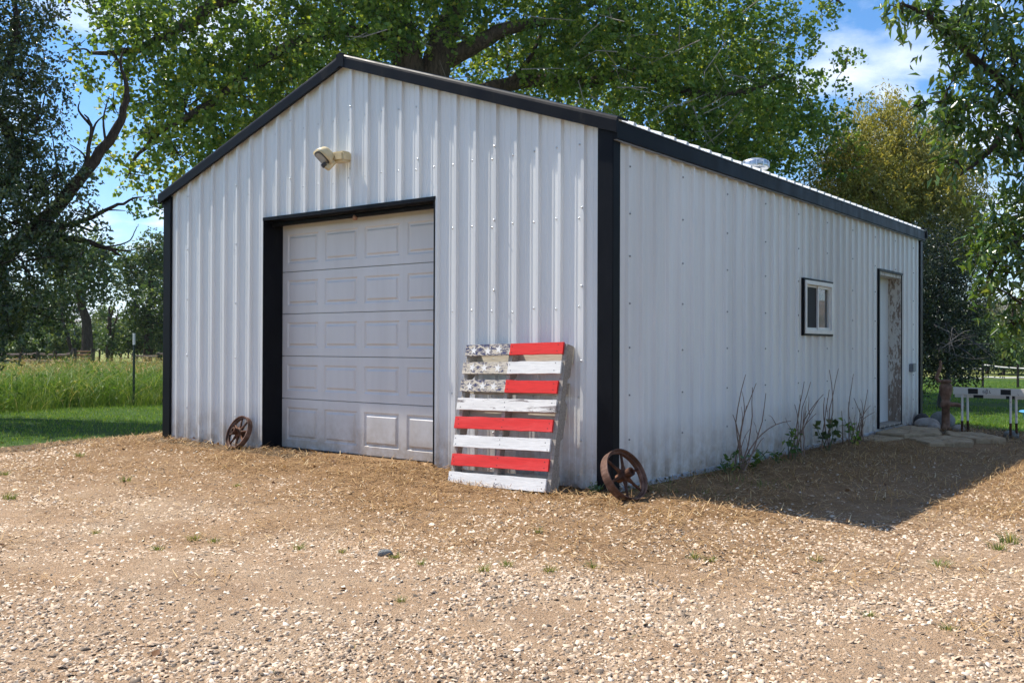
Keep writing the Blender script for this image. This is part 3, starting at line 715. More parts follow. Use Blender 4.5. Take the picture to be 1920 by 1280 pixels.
put('pivot_pin', MB().tube([pz(hdl*.03-cf*.06, .88), pz(hdl*.03+cf*.06, .88)], .012, 8), 'rust', pump)

# ================================================================== hurdle
hA = np.array([.80, 8.02]); hB = np.array([1.96, 7.92]); hd2 = (hB-hA)/np.linalg.norm(hB-hA); hn = np.array([hd2[1], -hd2[0]])
ang = math.atan2(hd2[1], hd2[0]); g0 = float(gz(*hA)); 
HM = Matrix.Translation((hA[0], hA[1], g0)) @ Matrix.Rotation(ang, 4, 'Z')
hur = empty('hurdle', None, 'white wooden hurdle with black blocks standing behind the hand pump', 'hurdle', mat=HM)
HT = .615
for y, dz in ((-.035, 0), (.035, -.045)):
    b_ = put('top_board', MB().box((-.10, y-.014, HT-.085+dz), (1.24, y+.014, HT+.015+dz)).mesh('top_board', bevel=.003), 'chipped_white', hur, True)
    for x0 in ((.10, .52) if y < 0 else (.15, .57)):
        put('black_block', MB().box((x0, y-.0158, HT-.072+dz if y < 0 else HT-.0855+dz), (x0+.13, y-.0141, HT-.0+dz if y < 0 else HT-.04+dz)), 'black_paint', b_, True)
    if y < 0:
        # lettering GILL, flat strokes on the board face
        lt = MB(); lw, lh, st_ = .026, .036, .0065; zb = HT-.055+dz
        def stroke(x0, z0, x1, z1): lt.box((x0, y-.0158, zb+z0), (x1, y-.0141, zb+z1))
        xg = .292
        stroke(xg, 0, xg+st_, lh); stroke(xg+st_, 0, xg+lw, st_); stroke(xg+st_, lh-st_, xg+lw, lh); stroke(xg+lw-st_, st_, xg+lw, lh*.5); stroke(xg+lw*.5, lh*.5-st_*.5, xg+lw-st_, lh*.5)
        stroke(xg+.036, 0, xg+.036+st_, lh)
        for xl in (xg+.053, xg+.085): stroke(xl, 0, xl+st_, lh); stroke(xl+st_, 0, xl+.021, st_)
        put('lettering', lt, 'black_paint', b_, True)
for x in (.015, .64, 1.20):
    for y, ys in ((-.022, -.03), (.022, .045)):
        xx = x+(.055 if y > 0 else 0)
        lg = put('leg', MB().tube([(xx, y, HT-.04), (xx, y+(ys-y)*.5, HT*.5), (xx, ys, -.005)], .0155, 10), 'chipped_white', hur, True)
        put('bare_foot', MB().tube([(xx, y+(ys-y)*.72, HT*.26), (xx, ys, -.01)], .0165, 10), 'rust', lg, True)
# things behind it at the picture edge
bp = on_z(1905, 738, -.1); bp = np.array([-.15, 19.2, 0])
bpz = float(gz(-.15+.0, 14.))
pool = empty('wading_pool', gpt(1.42, 12.1), 'light blue plastic wading pool lying on the lawn behind the hurdle', 'pool')
c0 = gpt(1.42, 12.1)
put('pool_wall', MB().lathe([(.50, 0), (.55, .18), (.60, .20), (.585, .215), (.53, .19), (.48, .02)], 28, tuple(c0)), 'bright_blue_plastic', pool)
c0 = gpt(1.72, 13.6)
br2 = empty('barrel', c0, 'pale green plastic barrel standing on the lawn past the blue pool', 'barrel')
put('barrel_body', MB().lathe([(.26, 0), (.29, .03), (.30, .3), (.295, .33), (.30, .36), (.30, .62), (.285, .70), (.25, .72)], 24, tuple(c0)).mesh('barrel_body', True), 'pale_green_plastic', br2)
put('barrel_lid', MB().lathe([(.26, .715), (.262, .735), (.22, .745)], 24, tuple(c0)), 'grey_plastic', br2)
put('hoop', MB().lathe([(.302, .33), (.309, .335), (.309, .352), (.302, .357)], 24, tuple(c0)), 'grey_plastic', br2)

# ================================================================== boulders and flagstones
def rock(name, c, size, seed, mat, label, cat, group=None, flat=1):
    bm = bmesh.new(); bmesh.ops.create_icosphere(bm, subdivisions=3, radius=1); r = np.random.default_rng(seed)
    ax = unit(r.normal(size=(9, 3))); am = r.random(9)*.25
    for v in bm.verts:
        p = np.array(v.co); s_ = 1+sum(a*(max(0, p@x)**2-.2) for a, x in zip(am, ax))
        s_ *= 1+.10*(vnoise(p[0]*2.5+seed, p[1]*2.5+p[2]*2)-.5)
        v.co = p*s_*np.array(size)
        if v.co.z < -size[2]*.45: v.co.z = -size[2]*.45
    me = bpy.data.meshes.new(name); bm.to_mesh(me); bm.free(); me.polygons.foreach_set('use_smooth', np.ones(len(me.polygons), bool))
    o = put(name, me, mat, loc=(c[0], c[1], c[2]+size[2]*.38)); o.rotation_euler = (0, 0, r.random()*6); return tag(o, label, cat, group)
rock('boulder', gpt(.30, 8.28), (.17, .13, .105), 1, 'boulder_pale', 'pale rounded boulder between the shed corner and the pump', 'boulder')
rock('boulder', gpt(.42, 8.48), (.21, .16, .16), 2, 'boulder_grey', 'largest grey rounded boulder directly behind the pump base', 'boulder')
rock('boulder', gpt(.11, 8.62), (.17, .13, .14), 3, 'boulder_dark', 'dark brown boulder against the back corner of the shed', 'boulder')
rock('boulder', gpt(.44, 8.02), (.10, .08, .06), 4, 'boulder_pale', 'small pale stone in front of the pump base', 'boulder')
rock('boulder', gpt(.72, 8.18), (.10, .08, .075), 5, 'boulder_pale', 'small pale stone between the pump and the hurdle', 'boulder')
rock('boulder', gpt(1.42, 8.05), (.13, .09, .07), 6, 'boulder_grey', 'small grey stone at the hurdle leg', 'boulder')
def slab(pts, z, th, seed, label):
    r = np.random.default_rng(seed); P2 = []
    for a, b in zip(pts, pts[1:]+pts[:1]):
        a = np.array(a); b = np.array(b); n = max(2, int(np.linalg.norm(b-a)/.07))
        for t in np.arange(n)/n: P2.append(a+(b-a)*t+r.normal(size=2)*.012)
    cen = np.mean(P2, axis=0); mb = MB(); z = float(np.max(gz(*np.array(P2).T)))+z; n = len(P2)
    rings = [(1.0, -th), (1.0, -.018), (.985, -.004), (.955, 0.)]
    vs_ = [(*(cen+(p-cen)*k_), z+dz+(.004*r.normal() if dz > -.02 else 0)) for k_, dz in rings for p in P2]
    fs_ = [(i*n+j, i*n+(j+1) % n, (i+1)*n+(j+1) % n, (i+1)*n+j) for i in range(3) for j in range(n)]
    inner = [(*(cen+(p-cen)*.5), z+.008*r.normal()) for p in P2]; vs_ += inner+[(*cen, z)]
    fs_ += [(3*n+j, 3*n+(j+1) % n, 4*n+(j+1) % n, 4*n+j) for j in range(n)]+[(4*n+j, 4*n+(j+1) % n, 5*n) for j in range(n)]
    mb.add(vs_, fs_); return tag(put('flagstone', mb, 'flagstone'), label, 'flagstone', 'flagstones laid outside the side door')
z0 = .03
slab([(.06, 6.55), (.50, 6.35), (.78, 7.0), (.55, 7.75), (.08, 7.9)], z0+.015, .09, 1, 'tan flagstone directly below the side door sill')
slab([(.56, 6.3), (.95, 5.75), (1.32, 6.25), (1.25, 6.62), (.84, 6.95)], z0-.01, .09, 2, 'tan flagstone farthest out from the shed toward the gravel')
slab([(.86, 7.02), (1.28, 6.70), (1.52, 7.05), (1.2, 7.6), (.68, 7.72)], z0-.005, .09, 3, 'tan flagstone lying in front of the hurdle legs')
slab([(.05, 5.75), (.42, 5.6), (.50, 6.28), (.06, 6.48)], z0-.02, .07, 4, 'half-sunken tan flagstone beside the dry stalks')

# ================================================================== plants by the side wall
def stem_pts(b, t, rng, bend=.04, n=7):
    b = np.array(b); t = np.array(t); u = np.linspace(0, 1, n)[:, None]
    side = unit(np.cross(t-b, rng.normal(size=3)))
    p = b+(t-b)*u+side*bend*np.sin(u*math.pi)+rng.normal(size=(n, 3))*.006*np.sin(u*math.pi); p[0] = b; p[-1] = t; return p
def stalks(base_px, tops, label, leafspots=(), seed=0, X0=.22):
    rng = np.random.default_rng(seed); b = on_x(*base_px, X0); b[2] = float(gz(b[0], b[1]))-.01
    root = empty('dry_stalk_clump', b, label, 'dry stalks', 'dry stalks along the side wall')
    for tp in tops:
        t = on_x(tp[0], tp[1], X0+rng.normal()*.06); t[0] = max(t[0], .06); bb = b+np.array([rng.normal()*.03, rng.normal()*.10, 0])
        p = stem_pts(bb, t, rng, .05+.05*rng.random())
        if len(tp) > 2:   # bent-over stalk
            m = on_x(tp[2], tp[3], X0+.05); u = np.linspace(0, 1, 9)[:, None]; p = (1-u)**2*bb+2*u*(1-u)*m+u*u*t
        put('stem', MB().tube(p, np.linspace(.0085, .0032, len(p)), 5), 'dry_stem', root)
        if rng.random() < .6:
            k_ = rng.integers(2, len(p)-2); q_ = p[k_]+np.array([rng.normal()*.03, rng.normal()*.10, .10+.12*rng.random()])
            put('side_stem', MB().tube(stem_pts(p[k_], q_, rng, .015, 4), [.005, .004, .003, .002], 4), 'dry_stem', root)
    return root
stalks((1386, 872), [(1374, 777), (1398, 702), (1418, 718), (1436, 737), (1411, 726), (1400, 760), (1483, 789, 1420, 792), (1432, 820)], 'dry branching stalk clump with one long stem bent sideways', seed=1)
stalks((1492, 852), [(1508, 715), (1520, 716), (1490, 758), (1535, 749), (1544, 739), (1512, 770), (1500, 740), (1530, 775)], 'dense dry stalk clump below the window, next to the bent stem', seed=2)
stalks((1552, 842), [(1555, 693), (1572, 691), (1555, 730), (1546, 745)], 'two tall straight dry stalks beside dark green leaves', seed=3)
stalks((1584, 830), [(1600, 701), (1578, 770), (1592, 780)], 'single tall dry stalk leaning toward the side door', seed=4)
stalks((1618, 826), [(1627, 730), (1601, 746), (1632, 760), (1612, 765), (1640, 772), (1606, 790)], 'thin dry stalk clump closest to the side door', seed=5)
def leafy(px, hgt, n, size, label, mat='ash_leaf', seed=0, X0=.25, spread=.12, tmul=1.):
    rng = np.random.default_rng(seed); b = on_x(*px, X0); b[2] = float(gz(b[0], b[1]))-.01
    root = empty('leafy_weed', b, label, 'weed', 'leafy weeds along the side wall')
    C_ = []; D_ = []
    for s_ in range(3):
        t = b+np.array([rng.normal()*spread*.6, rng.normal()*spread, hgt*(.75+.3*rng.random())])
        p = stem_pts(b+rng.normal(size=3)*(.02, .02, 0), t, rng, .02, 6); put('stem', MB().tube(p, np.linspace(.006, .003, 6), 5), 'weed_stem', root)
        for k_ in range(n//3):
            f_ = .25+.75*rng.random(); i = int(f_*5); q_ = p[i]+(p[min(i+1, 5)]-p[i])*(f_*5-i); d_ = unit(rng.normal(size=3)*(1, 1, .3)); C_.append(q_+d_*size*.6); D_.append(d_)
    C_ = np.array(C_); v, f = leaf_arrays(C_, size*(.6+.6*rng.random(len(C_))), rng, 1.2, .62, .15, .10, np.array(D_)*3)
    fast('leaves', v, f, mat, np.repeat(np.clip(.5+.25*rng.normal(size=len(C_)), 0, 1)*tmul, 4), root); return root
plain('weed_stem', (.10, .14, .05), .7)
leafy((1370, 878), .20, 24, .075, 'low leafy green weed on the corner side of the bent dry stalks', seed=11)
leafy((1410, 872), .24, 27, .085, 'leafy green weed directly beside the bent dry stalks', seed=12)
leafy((1455, 868), .15, 15, .06, 'smallest green weed between the two big stalk clumps', seed=13)
leafy((1488, 846), .36, 36, .085, 'tall leafy green weed at the clump below the window', seed=14)
leafy((1553, 838), .38, 36, .10, 'dark-leaved weed growing up the two tall straight stalks', 'dark_leaf', seed=15)
leafy((1598, 832), .33, 36, .075, 'light green weed next to the single leaning stalk', 'lawn_blade', seed=16)
leafy((1112, 925), .10, 24, .04, 'small pale green weed at the foot of the black corner trim', seed=17, X0=-.08)

# ================================================================== trees
class Tree:
    def __init__(s, name, label, cat, base, bark, leafm, seed, group=None):
        s.rng = np.random.default_rng(seed); s.root = empty(name, base, label, cat, group); s.base = np.array(base, float)
        s.wood = MB(); s.limbs = []; s.lv = []; s.lf = []; s.lt = []; s.n = 0; s.bark = bark; s.leafm = leafm
    def limb(s, pts, r0, r1, n=8, jit=.0, sub=4):
        pts = np.array(pts, float); m = len(pts); out = []
        for i in range(m-1):
            p0 = pts[max(i-1, 0)]; p1 = pts[i]; p2 = pts[i+1]; p3 = pts[min(i+2, m-1)]
            for t in np.arange(sub)/sub:
                out.append(.5*((2*p1)+(-p0+p2)*t+(2*p0-5*p1+4*p2-p3)*t*t+(-p0+3*p1-3*p2+p3)*t**3))
        out.append(pts[-1]); out = np.array(out)
        if jit: out[1:-1] += s.rng.normal(size=(len(out)-2, 3))*jit
        rr = np.linspace(r0, r1, len(out)); s.wood.tube(out, rr, n); s.limbs += [(p, r) for p, r in zip(out, rr)]; return out
    def branch_to(s, c, R, nsub=5, r=.035, sub_r=.014):
        c = np.array(c, float); P_ = np.array([l[0] for l in s.limbs]); rr = np.array([l[1] for l in s.limbs])
        d_ = np.linalg.norm(P_-c, axis=1)+np.maximum(0, P_[:, 2]-c[2])*.5-rr*2; i = int(np.argmin(d_)); p = P_[i]
        dist = np.linalg.norm(c-p); side = unit(s.rng.normal(size=3)); r = min(r*(.6+.25*dist), rr[i]*.8)
        a = p+(c-p)*.35+side*dist*.10+(0, 0, dist*.06); b = p+(c-p)*.7-side*dist*.05+(0, 0, dist*.05)
        path = s.limb([p, a, b, c], r, max(.012, r*.4), 6, .01*dist, 3)
        for _ in range(nsub):
            q_ = path[s.rng.integers(len(path)//2, len(path))]; t = c+unit(s.rng.normal(size=3)*np.array([1, 1, .7]))*R*(.5+.5*s.rng.random())
            m_ = (q_+t)/2+s.rng.normal(size=3)*R*.12; s.limb([q_, m_, t], max(sub_r, r*.35), .005, 4, 0, 3)
    def foliage(s, c, R, n, size, k_=16, twig=.30, tint=.5, tvar=.2, aspect=.8, droop=.3, up=.5, sq=(1, 1, 1), power=.45, hang=0.):
        rng = s.rng; R = np.array(sq, float)*R; nt = max(3, n//k_)
        d_ = unit(rng.normal(size=(nt, 3))); r = rng.random(nt)**power
        # lumpy outline
        lump = .78+.44*vnoise(d_[:, 0]*2.2+c[0]*3+7, d_[:, 1]*2.2+d_[:, 2]*2.2+c[1]*3)
        tc_ = np.array(c)+d_*R*(r*lump)[:, None]
        td = unit(d_*.6+rng.normal(size=(nt, 3))*.8+np.array([0, 0, -.25-hang]))
        u = rng.random((nt, k_)); p = tc_[:, None]+td[:, None]*(u[..., None]-.5)*twig*2+rng.normal(size=(nt, k_, 3))*twig*.22
        p[..., 2] -= hang*(u**1.5)*twig*2
        p = p.reshape(-1, 3); sz = size*(.65+.6*rng.random(len(p)))
        v, f = leaf_arrays(p, sz, rng, up, aspect, droop+hang, .16, np.repeat(td, k_, 0)*.8)
        tw = tint+tvar*.7*rng.normal(size=nt); tt = np.repeat(tw, k_)+tvar*.6*rng.normal(size=len(p))
        tt = np.clip(tt, 0, .97); tt[rng.random(len(tt)) < .004] = 1
        s.lv.append(v); s.lf.append(f+s.n); s.lt.append(np.repeat(tt, 4)); s.n += len(v)
    def done(s, parts=('trunk', 'crown')):
        put(parts[0], s.wood.mesh(parts[0], True), s.bark, s.root)
        o = fast(parts[1], np.concatenate(s.lv), np.concatenate(s.lf), s.leafm, np.concatenate(s.lt), s.root); return s.root

# big cottonwood behind the shed
cb_ = np.array([-12.6, 11.2, -.1])
T = Tree('cottonwood_tree', 'huge green cottonwood with thick forked trunk rising behind the shed roof', 'tree', cb_, 'cottonwood_bark', 'cottonwood_leaf', 21)
fork = at(800, 190, 24.2)
T.limb([cb_+(0, 0, -.2), cb_+(.1, .05, 1.2), cb_+(.1, .1, 3.5), fork], .85, .66, 14, .03)
la = T.limb([fork+(-.1, 0, -.6), at(762, 110, 24), at(748, 30, 24), at(735, -90, 24), at(715, -180, 23.7), at(680, -260, 23.4)], .46, .14, 12, .03)
lb = T.limb([fork+(.1, 0, -.6), at(822, 110, 24.3), at(845, 40, 24.5), at(880, -60, 25), at(920, -160, 25.3), at(950, -260, 25.5)], .44, .13, 12, .03)
lc_ = T.limb([at(840, 112, 24.3), at(900, 78, 24), at(960, 52, 23.7), at(1010, 42, 23.7), at(1090, 20, 24.4), at(1200, -60, 25)], .25, .04, 10, .02)
ld = T.limb([fork+(.1, 0, -.2), at(930, 165, 25), at(1010, 150, 25.2), at(1110, 155, 25), at(1190, 135, 24.8), at(1300, 175, 24.6), at(1400, 170, 24.6), at(1470, 140, 25)], .22, .05, 8, .02)
T.limb([at(960, 158, 25), at(985, 120, 25), at(1005, 85, 25.2), at(1030, 20, 25.4)], .09, .03, 6, .02)
le = T.limb([at(748, 40, 24), at(640, -10, 23), at(520, -30, 22.2), at(400, 10, 21.4), at(330, 60, 21), at(250, 95, 20.6), at(170, 100, 20.3)], .24, .035, 8, .03)
lf_ = T.limb([at(752, 70, 24), at(620, 60, 22.6), at(500, 110, 21.8), at(400, 190, 21), at(310, 240, 20.6), at(250, 300, 20.4)], .17, .03, 8, .03)
T.limb([at(735, -80, 24), at(560, -160, 23), at(380, -200, 22), at(200, -150, 21)], .2, .05, 8, .03)
T.limb([at(900, -100, 25), at(1100, -180, 25), at(1320, -160, 25), at(1500, -60, 25.2), at(1580, 10, 25.2)], .2, .03, 8, .03)
blobs = [(560, 90, 22.6, 2.3, 1), (470, 190, 22, 1.9, 1), (640, 40, 22.4, 1.9, .9), (400, 120, 21.5, 1.8, .95), (330, 60, 21, 1.7, .8), (265, 60, 20.6, 1.05, .6), (195, 40, 20.2, .6, .55), (140, 90, 20, .42, .5),
         (420, 270, 21.6, 1.5, .9), (340, 300, 21, 1.2, .6), (280, 250, 20.6, .95, .5), (210, 195, 20.3, .6, .5), (165, 140, 20.1, .45, .5), (290, 385, 20.6, .55, .55), (240, 330, 20.4, .55, .5), (185, 280, 20.2, .4, .45), (225, 120, 20.3, .5, .45), (345, 190, 20.8, 1.3, .7), (560, 200, 23.5, 1.5, .9), (680, 90, 25.5, 1.8, .8),
         (800, -30, 23.2, 1.9, .9), (900, 20, 24.8, 1.6, .7), (940, 110, 26.5, 1.5, .6), (1060, 80, 24, 1.6, .9), (1040, 170, 26, 1.3, .6), (1150, 100, 24, 1.8, 1), (1240, 190, 24.4, 1.7, 1), (1180, 20, 23.6, 1.7, .9), (1300, 80, 24.4, 1.8, .95), (1350, 230, 25, 1.6, 1), (1420, 130, 25, 1.6, .9), (1450, 250, 25.6, 1.4, 1), (1520, 200, 25.6, 1.1, .8), (1380, 20, 25, 1.3, .75), (1480, 60, 25.2, 1.0, .6), (1540, 20, 25.2, .75, .45), (1585, 110, 25.2, .55, .45), (1555, 280, 26, .9, .8), (1330, 310, 25.6, 1.2, 1), (1250, 290, 25.2, 1.1, 1), (1440, 330, 26, 1.0, .9),
         (450, -120, 22, 2.6, .8), (680, -180, 23, 3, .8), (950, -150, 24.4, 3, .8), (1200, -120, 24.4, 2.6, .8), (1400, -90, 25, 1.9, .6), (250, -90, 21, 2, .7), (800, -260, 24, 2.6, .6), (820, 150, 27.5, 2.2, .7), (1100, 200, 28, 2.2, .8), (1200, 120, 28, 2.2, .8), (1330, 150, 28, 2.2, .9), (1440, 220, 28, 1.8, .9), (1120, 30, 22.8, 1.2, .8), (1050, 20, 23, .9, .8), (780, 50, 22.8, .7, .6), (860, 60, 23, .6, .5), (1000, 110, 27, 1.4, .8), (600, 150, 26, 2, .8), (1290, 250, 24.5, 1.2, 1), (1390, 290, 24.8, 1.1, 1)]
for (px, py, dp, R, dn) in blobs:
    c = at(px, py, dp); T.branch_to(c, R, 5)
    T.foliage(c, R, int(1120*R*R*dn), .108 if py > -140 else .14, 15, .27, .50+.08*T.rng.normal(), .26, .92, .35, .45, (1.12, 1.12, .9), .45)
ct = T.root; tw_ = MB(); rt = T.rng
for _ in range(46):
    p = at(430+rt.random()*1000, 10+rt.random()*230, 20.8+rt.random()*2.2); d_ = unit(rt.normal(size=3)*np.array([1, 1, .8])+np.array([0, 0, -.4])); l_ = .5+1.0*rt.random()
    q_ = p+d_*l_; tw_.tube([p, (p+q_)/2+rt.normal(size=3)*.08, q_], [.013, .010, .004], 4)
    m_ = p+d_*l_*.5; tw_.tube([m_, m_+unit(d_+rt.normal(size=3)*.7)*l_*.45], [.007, .003], 4)
T.done(); tag(put('dead_twigs', tw_, 'dead_twig', ct), kind='stuff')

# dark tree at the left edge
lb_ = np.array([-16.6, -1.2, -.1])
T = Tree('dark_leaved_tree', 'dark glossy-leaved tree with bare dead twigs overhanging the lawn', 'tree', lb_, 'dark_bark', 'dark_leaf', 31)
T.limb([lb_+(0, 0, -.2), lb_+(.1, .1, 1), at(-60, 560, 17), at(-10, 500, 16.8)], .36, .24, 12, .02)
l1 = T.limb([at(-10, 500, 16.8), at(45, 445, 16.6), at(110, 385, 16.4), at(160, 320, 16.4), at(215, 250, 16.4), at(232, 205, 16.4), at(238, 165, 16.4), at(226, 120, 16.4), at(236, 85, 16.4)], .15, .006, 8, .012)
l2 = T.limb([at(-10, 500, 16.8), at(-30, 410, 16.4), at(25, 300, 16.2), at(-15, 170, 16.0), at(40, 60, 15.9), at(10, -40, 16)], .15, .03, 8, .03)
l3 = T.limb([at(20, 470, 16.7), at(80, 440, 16.4), at(140, 450, 16.2), at(190, 462, 16.1), at(225, 478, 16)], .10, .02, 6, .015)
T.limb([at(60, 430, 16.5), at(140, 420, 16.3), at(200, 395, 16.2), at(240, 375, 16.1), at(270, 368, 16)], .06, .008, 5, .012)
T.limb([at(192, 463, 16.1), at(238, 455, 16), at(255, 430, 16), at(260, 420, 16)], .016, .004, 4, .006)
T.limb([at(190, 462, 16.1), at(235, 470, 16), at(270, 465, 15.9), at(282, 470, 15.9)], .015, .004, 4, .008)
T.limb([at(150, 335, 16.4), at(165, 290, 16.3), at(170, 235, 16.3), at(158, 215, 16.3)], .05, .01, 6, .01)
for (a, b) in [((90, 400), (70, 300)), ((110, 385), (105, 280)), ((130, 360), (98, 250)), ((60, 430), (50, 340)), ((170, 235), (150, 190)), ((170, 260), (198, 215)), ((160, 320), (130, 270)), ((225, 240), (240, 140)), ((200, 275), (205, 180)), ((140, 420), (200, 425)), ((170, 410), (235, 395)), ((100, 440), (150, 400))]:
    p, q_ = at(*a, 16.4), at(*b, 16.2); T.limb([p, (p+q_)/2+T.rng.normal(size=3)*.06, q_], .028, .006, 5)
for (px, py, dp, R, dn) in [(20, 60, 16, 1.0, 1), (-40, 180, 16, 1.2, 1), (40, 150, 15.8, .8, .9), (40, 260, 16, .9, 1), (80, 210, 15.8, .5, .6), (-30, 330, 16, 1.2, 1), (60, 350, 16, .9, .8), (110, 330, 16, .7, .55), (30, 430, 15.6, 1.0, 1), (120, 420, 15.8, .7, .6), (-60, 500, 15.6, 1.2, 1), (60, 520, 15.4, .9, 1), (10, 590, 15.3, .8, 1.1), (85, 590, 15.6, .5, .9), (125, 500, 15.8, .32, .5), (95, 475, 15.6, .5, .8), (-60, 610, 15.2, .9, 1), (160, 400, 16, .4, .35), (-80, -60, 16.4, 1.6, .8), (40, -60, 16.2, 1.2, .8), (-150, 200, 16.5, 1.8, .8), (-200, 420, 16.5, 1.8, .8), (-180, -20, 16.6, 1.8, .6)]:
    c = at(px, py, dp); T.branch_to(c, R, 5, .03)
    T.foliage(c, R, int((2500 if py < 440 else 1900)*R*R*dn), .076, 20, .20, .45, .28, .6, .4, .4, (1, 1, .95), .5)
T.done()

# ash tree, branches hanging in at the right
ab_ = np.array([5.6, 5.6, -.1])
T = Tree('ash_tree', 'ash tree with long pointed leaves hanging over the yard beside the side door', 'tree', ab_, 'dark_bark', 'ash_leaf', 41)
T.limb([ab_+(0, 0, -.2), ab_+(0, 0, 1.5), ab_+(-.1, -.1, 3), ab_+(-.2, 0, 4.5), ab_+(0, .1, 6)], .24, .08, 10, .01)
T.limb([ab_+(-.1, -.1, 2.6), at(2010, 260, 10), at(1920, 190, 9.6), at(1840, 120, 9.4), at(1740, 30, 9.2), at(1690, 5, 9.1)], .09, .01, 7, .01)
T.limb([ab_+(-.1, -.1, 2.2), at(2000, 330, 9.8), at(1905, 240, 9.5), at(1850, 290, 9.3), at(1800, 330, 9.2)], .07, .008, 7, .01)
T.limb([ab_+(-.05, -.05, 1.8), at(2010, 480, 9.8), at(1930, 440, 9.5), at(1890, 470, 9.3), at(1850, 520, 9.2)], .06, .008, 7, .01)
T.limb([ab_+(-.1, 0, 3.4), at(2020, 60, 10.2), at(1920, 0, 9.8), at(1830, -40, 9.6)], .08, .015, 7, .01)
for (px, py, dp, R, dn) in [(1690, 15, 9.1, .16, .8), (1740, 20, 9.2, .25, .8), (1810, 20, 9.3, .36, 1), (1880, 30, 9.5, .42, 1), (1780, 75, 9.2, .24, .8), (1850, 90, 9.4, .36, 1), (1910, 120, 9.5, .42, 1), (1790, 140, 9.3, .22, .6), (1860, 170, 9.4, .34, 1), (1920, 220, 9.5, .4, 1), (1770, 190, 9.2, .2, .55), (1720, 200, 9.1, .13, .5), (1810, 210, 9.3, .3, .9), (1870, 250, 9.4, .32, .9), (1780, 230, 9.2, .2, .8), (1830, 280, 9.3, .2, .7), (1900, 300, 9.5, .2, .5), (1790, 300, 9.2, .12, .6), (1930, 380, 9.5, .35, .9), (1890, 400, 9.4, .28, .9), (1860, 440, 9.3, .24, .9), (1920, 470, 9.4, .36, 1), (1880, 510, 9.3, .26, .9), (1850, 540, 9.2, .16, .7), (1915, 570, 9.3, .24, .8), (1900, 610, 9.3, .13, .7), (1850, 480, 9.2, .15, .7),
                            (2000, 100, 10, .8, .6), (2040, 350, 10, .8, .6), (2020, 560, 9.8, .6, .6), (1950, -120, 10, .9, .5), (1830, -70, 9.6, .5, .7), (2150, 150, 10.5, 1.1, .5), (2150, 450, 10.5, 1.0, .5), (2100, -150, 10.5, 1.2, .4)]:
    c = at(px, py, dp); T.branch_to(c, R, 4, .018, .006)
    T.foliage(c, R, int(1500*(R*R+.05)*dn), .115, 9, .16, .48, .24, .36, .55, .35, (1.05, 1.05, 1), .55, .25)
T.done()

# golden willow behind the back corner
wb = np.array([-4.2, 21.8, -.1])
T = Tree('golden_willow', 'golden-leaved willow behind the far end of the shed roof', 'tree', wb, 'dark_bark', 'willow_leaf', 51)
T.limb([wb+(0, 0, -.2), wb+(0, 0, 1.5), at(1700, 470, 28), at(1690, 380, 28), at(1680, 260, 28)], .34, .08, 10, .03)
T.limb([at(1700, 450, 28), at(1640, 370, 27.6), at(1590, 320, 27.4), at(1560, 280, 27)], .14, .03, 7, .02)
T.limb([at(1695, 430, 28), at(1740, 370, 28), at(1790, 330, 28), at(1820, 320, 28)], .12, .03, 7, .02)
for (px, py, dp, R, dn) in [(1660, 220, 27.5, .9, .9), (1690, 215, 28, .6, .7), (1600, 270, 27, 1.1, 1), (1680, 290, 27.4, 1.4, 1), (1750, 270, 28, 1.1, 1), (1560, 320, 27, .9, 1), (1620, 350, 26.6, 1.3, 1), (1710, 370, 26.8, 1.5, 1), (1790, 330, 27.6, 1.1, 1), (1820, 400, 27.6, .9, .8), (1770, 430, 26.6, 1.1, 1), (1660, 430, 27, 1.2, .9), (1520, 380, 27.5, .9, .8), (1740, 500, 26.6, 1.0, 1), (1810, 480, 27, .9, .9), (1700, 330, 29, 1.6, .8), (1600, 410, 27.5, 1.0, 1), (1650, 300, 28.5, 1.4, .9), (1740, 320, 26.6, .9, .9), (1780, 390, 26.6, .9, .9), (1830, 440, 27.4, .8, .9), (1560, 380, 27.5, .8, .9)]:
    c = at(px, py, dp); T.branch_to(c, R, 5, .03)
    T.foliage(c, R, int(2600*R*R*dn), .12, 16, .30, .5, .24, .34, .5, .35, (1, 1, 1), .5, .35)
T.done()

# dark shrub with grey dead branches at the back corner
sb = np.array([-1.35, 15.6, -.1])
T = Tree('dark_shrub', 'dark evergreen shrub with bare grey branches behind the back corner of the shed', 'shrub', sb, 'pale_twig', 'shrub_leaf', 61)
T.limb([sb+(0, 0, -.1), at(1775, 690, 20.6), at(1770, 600, 20.6), at(1765, 500, 20.6)], .055, .03, 8, .02)
for t in range(22):
    p = at(1770+T.rng.normal()*12, 690-T.rng.random()*90, 20+T.rng.normal()*.4); q_ = at(1765+T.rng.random()*105, 625+T.rng.random()*60, 18.9+T.rng.random()*.7)
    T.limb([p, (p+q_)/2+T.rng.normal(size=3)*.12, q_], .010, .003, 4)
for (px, py, dp, R, dn) in [(1760, 460, 21, .8, 1), (1740, 520, 20.6, .8, 1), (1790, 530, 20.8, .8, 1), (1770, 590, 20.4, .9, 1.1), (1820, 590, 20.8, .6, .9), (1740, 640, 20.2, .8, 1.2), (1800, 650, 20.4, .7, 1), (1760, 690, 20.2, .7, 1), (1830, 670, 20.6, .5, .8), (1730, 590, 20.8, .8, 1), (1800, 700, 20.6, .5, .8), (1700, 640, 21, .9, 1), (1690, 560, 21.2, .9, 1)]:
    c = at(px, py, dp); T.branch_to(c, R, 4, .02)
    T.foliage(c, R, int(3600*R*R*dn), .07, 14, .22, .42, .22, .5, .3, .4, (1, 1, 1), .5)
T.done(('branches', 'crown'))

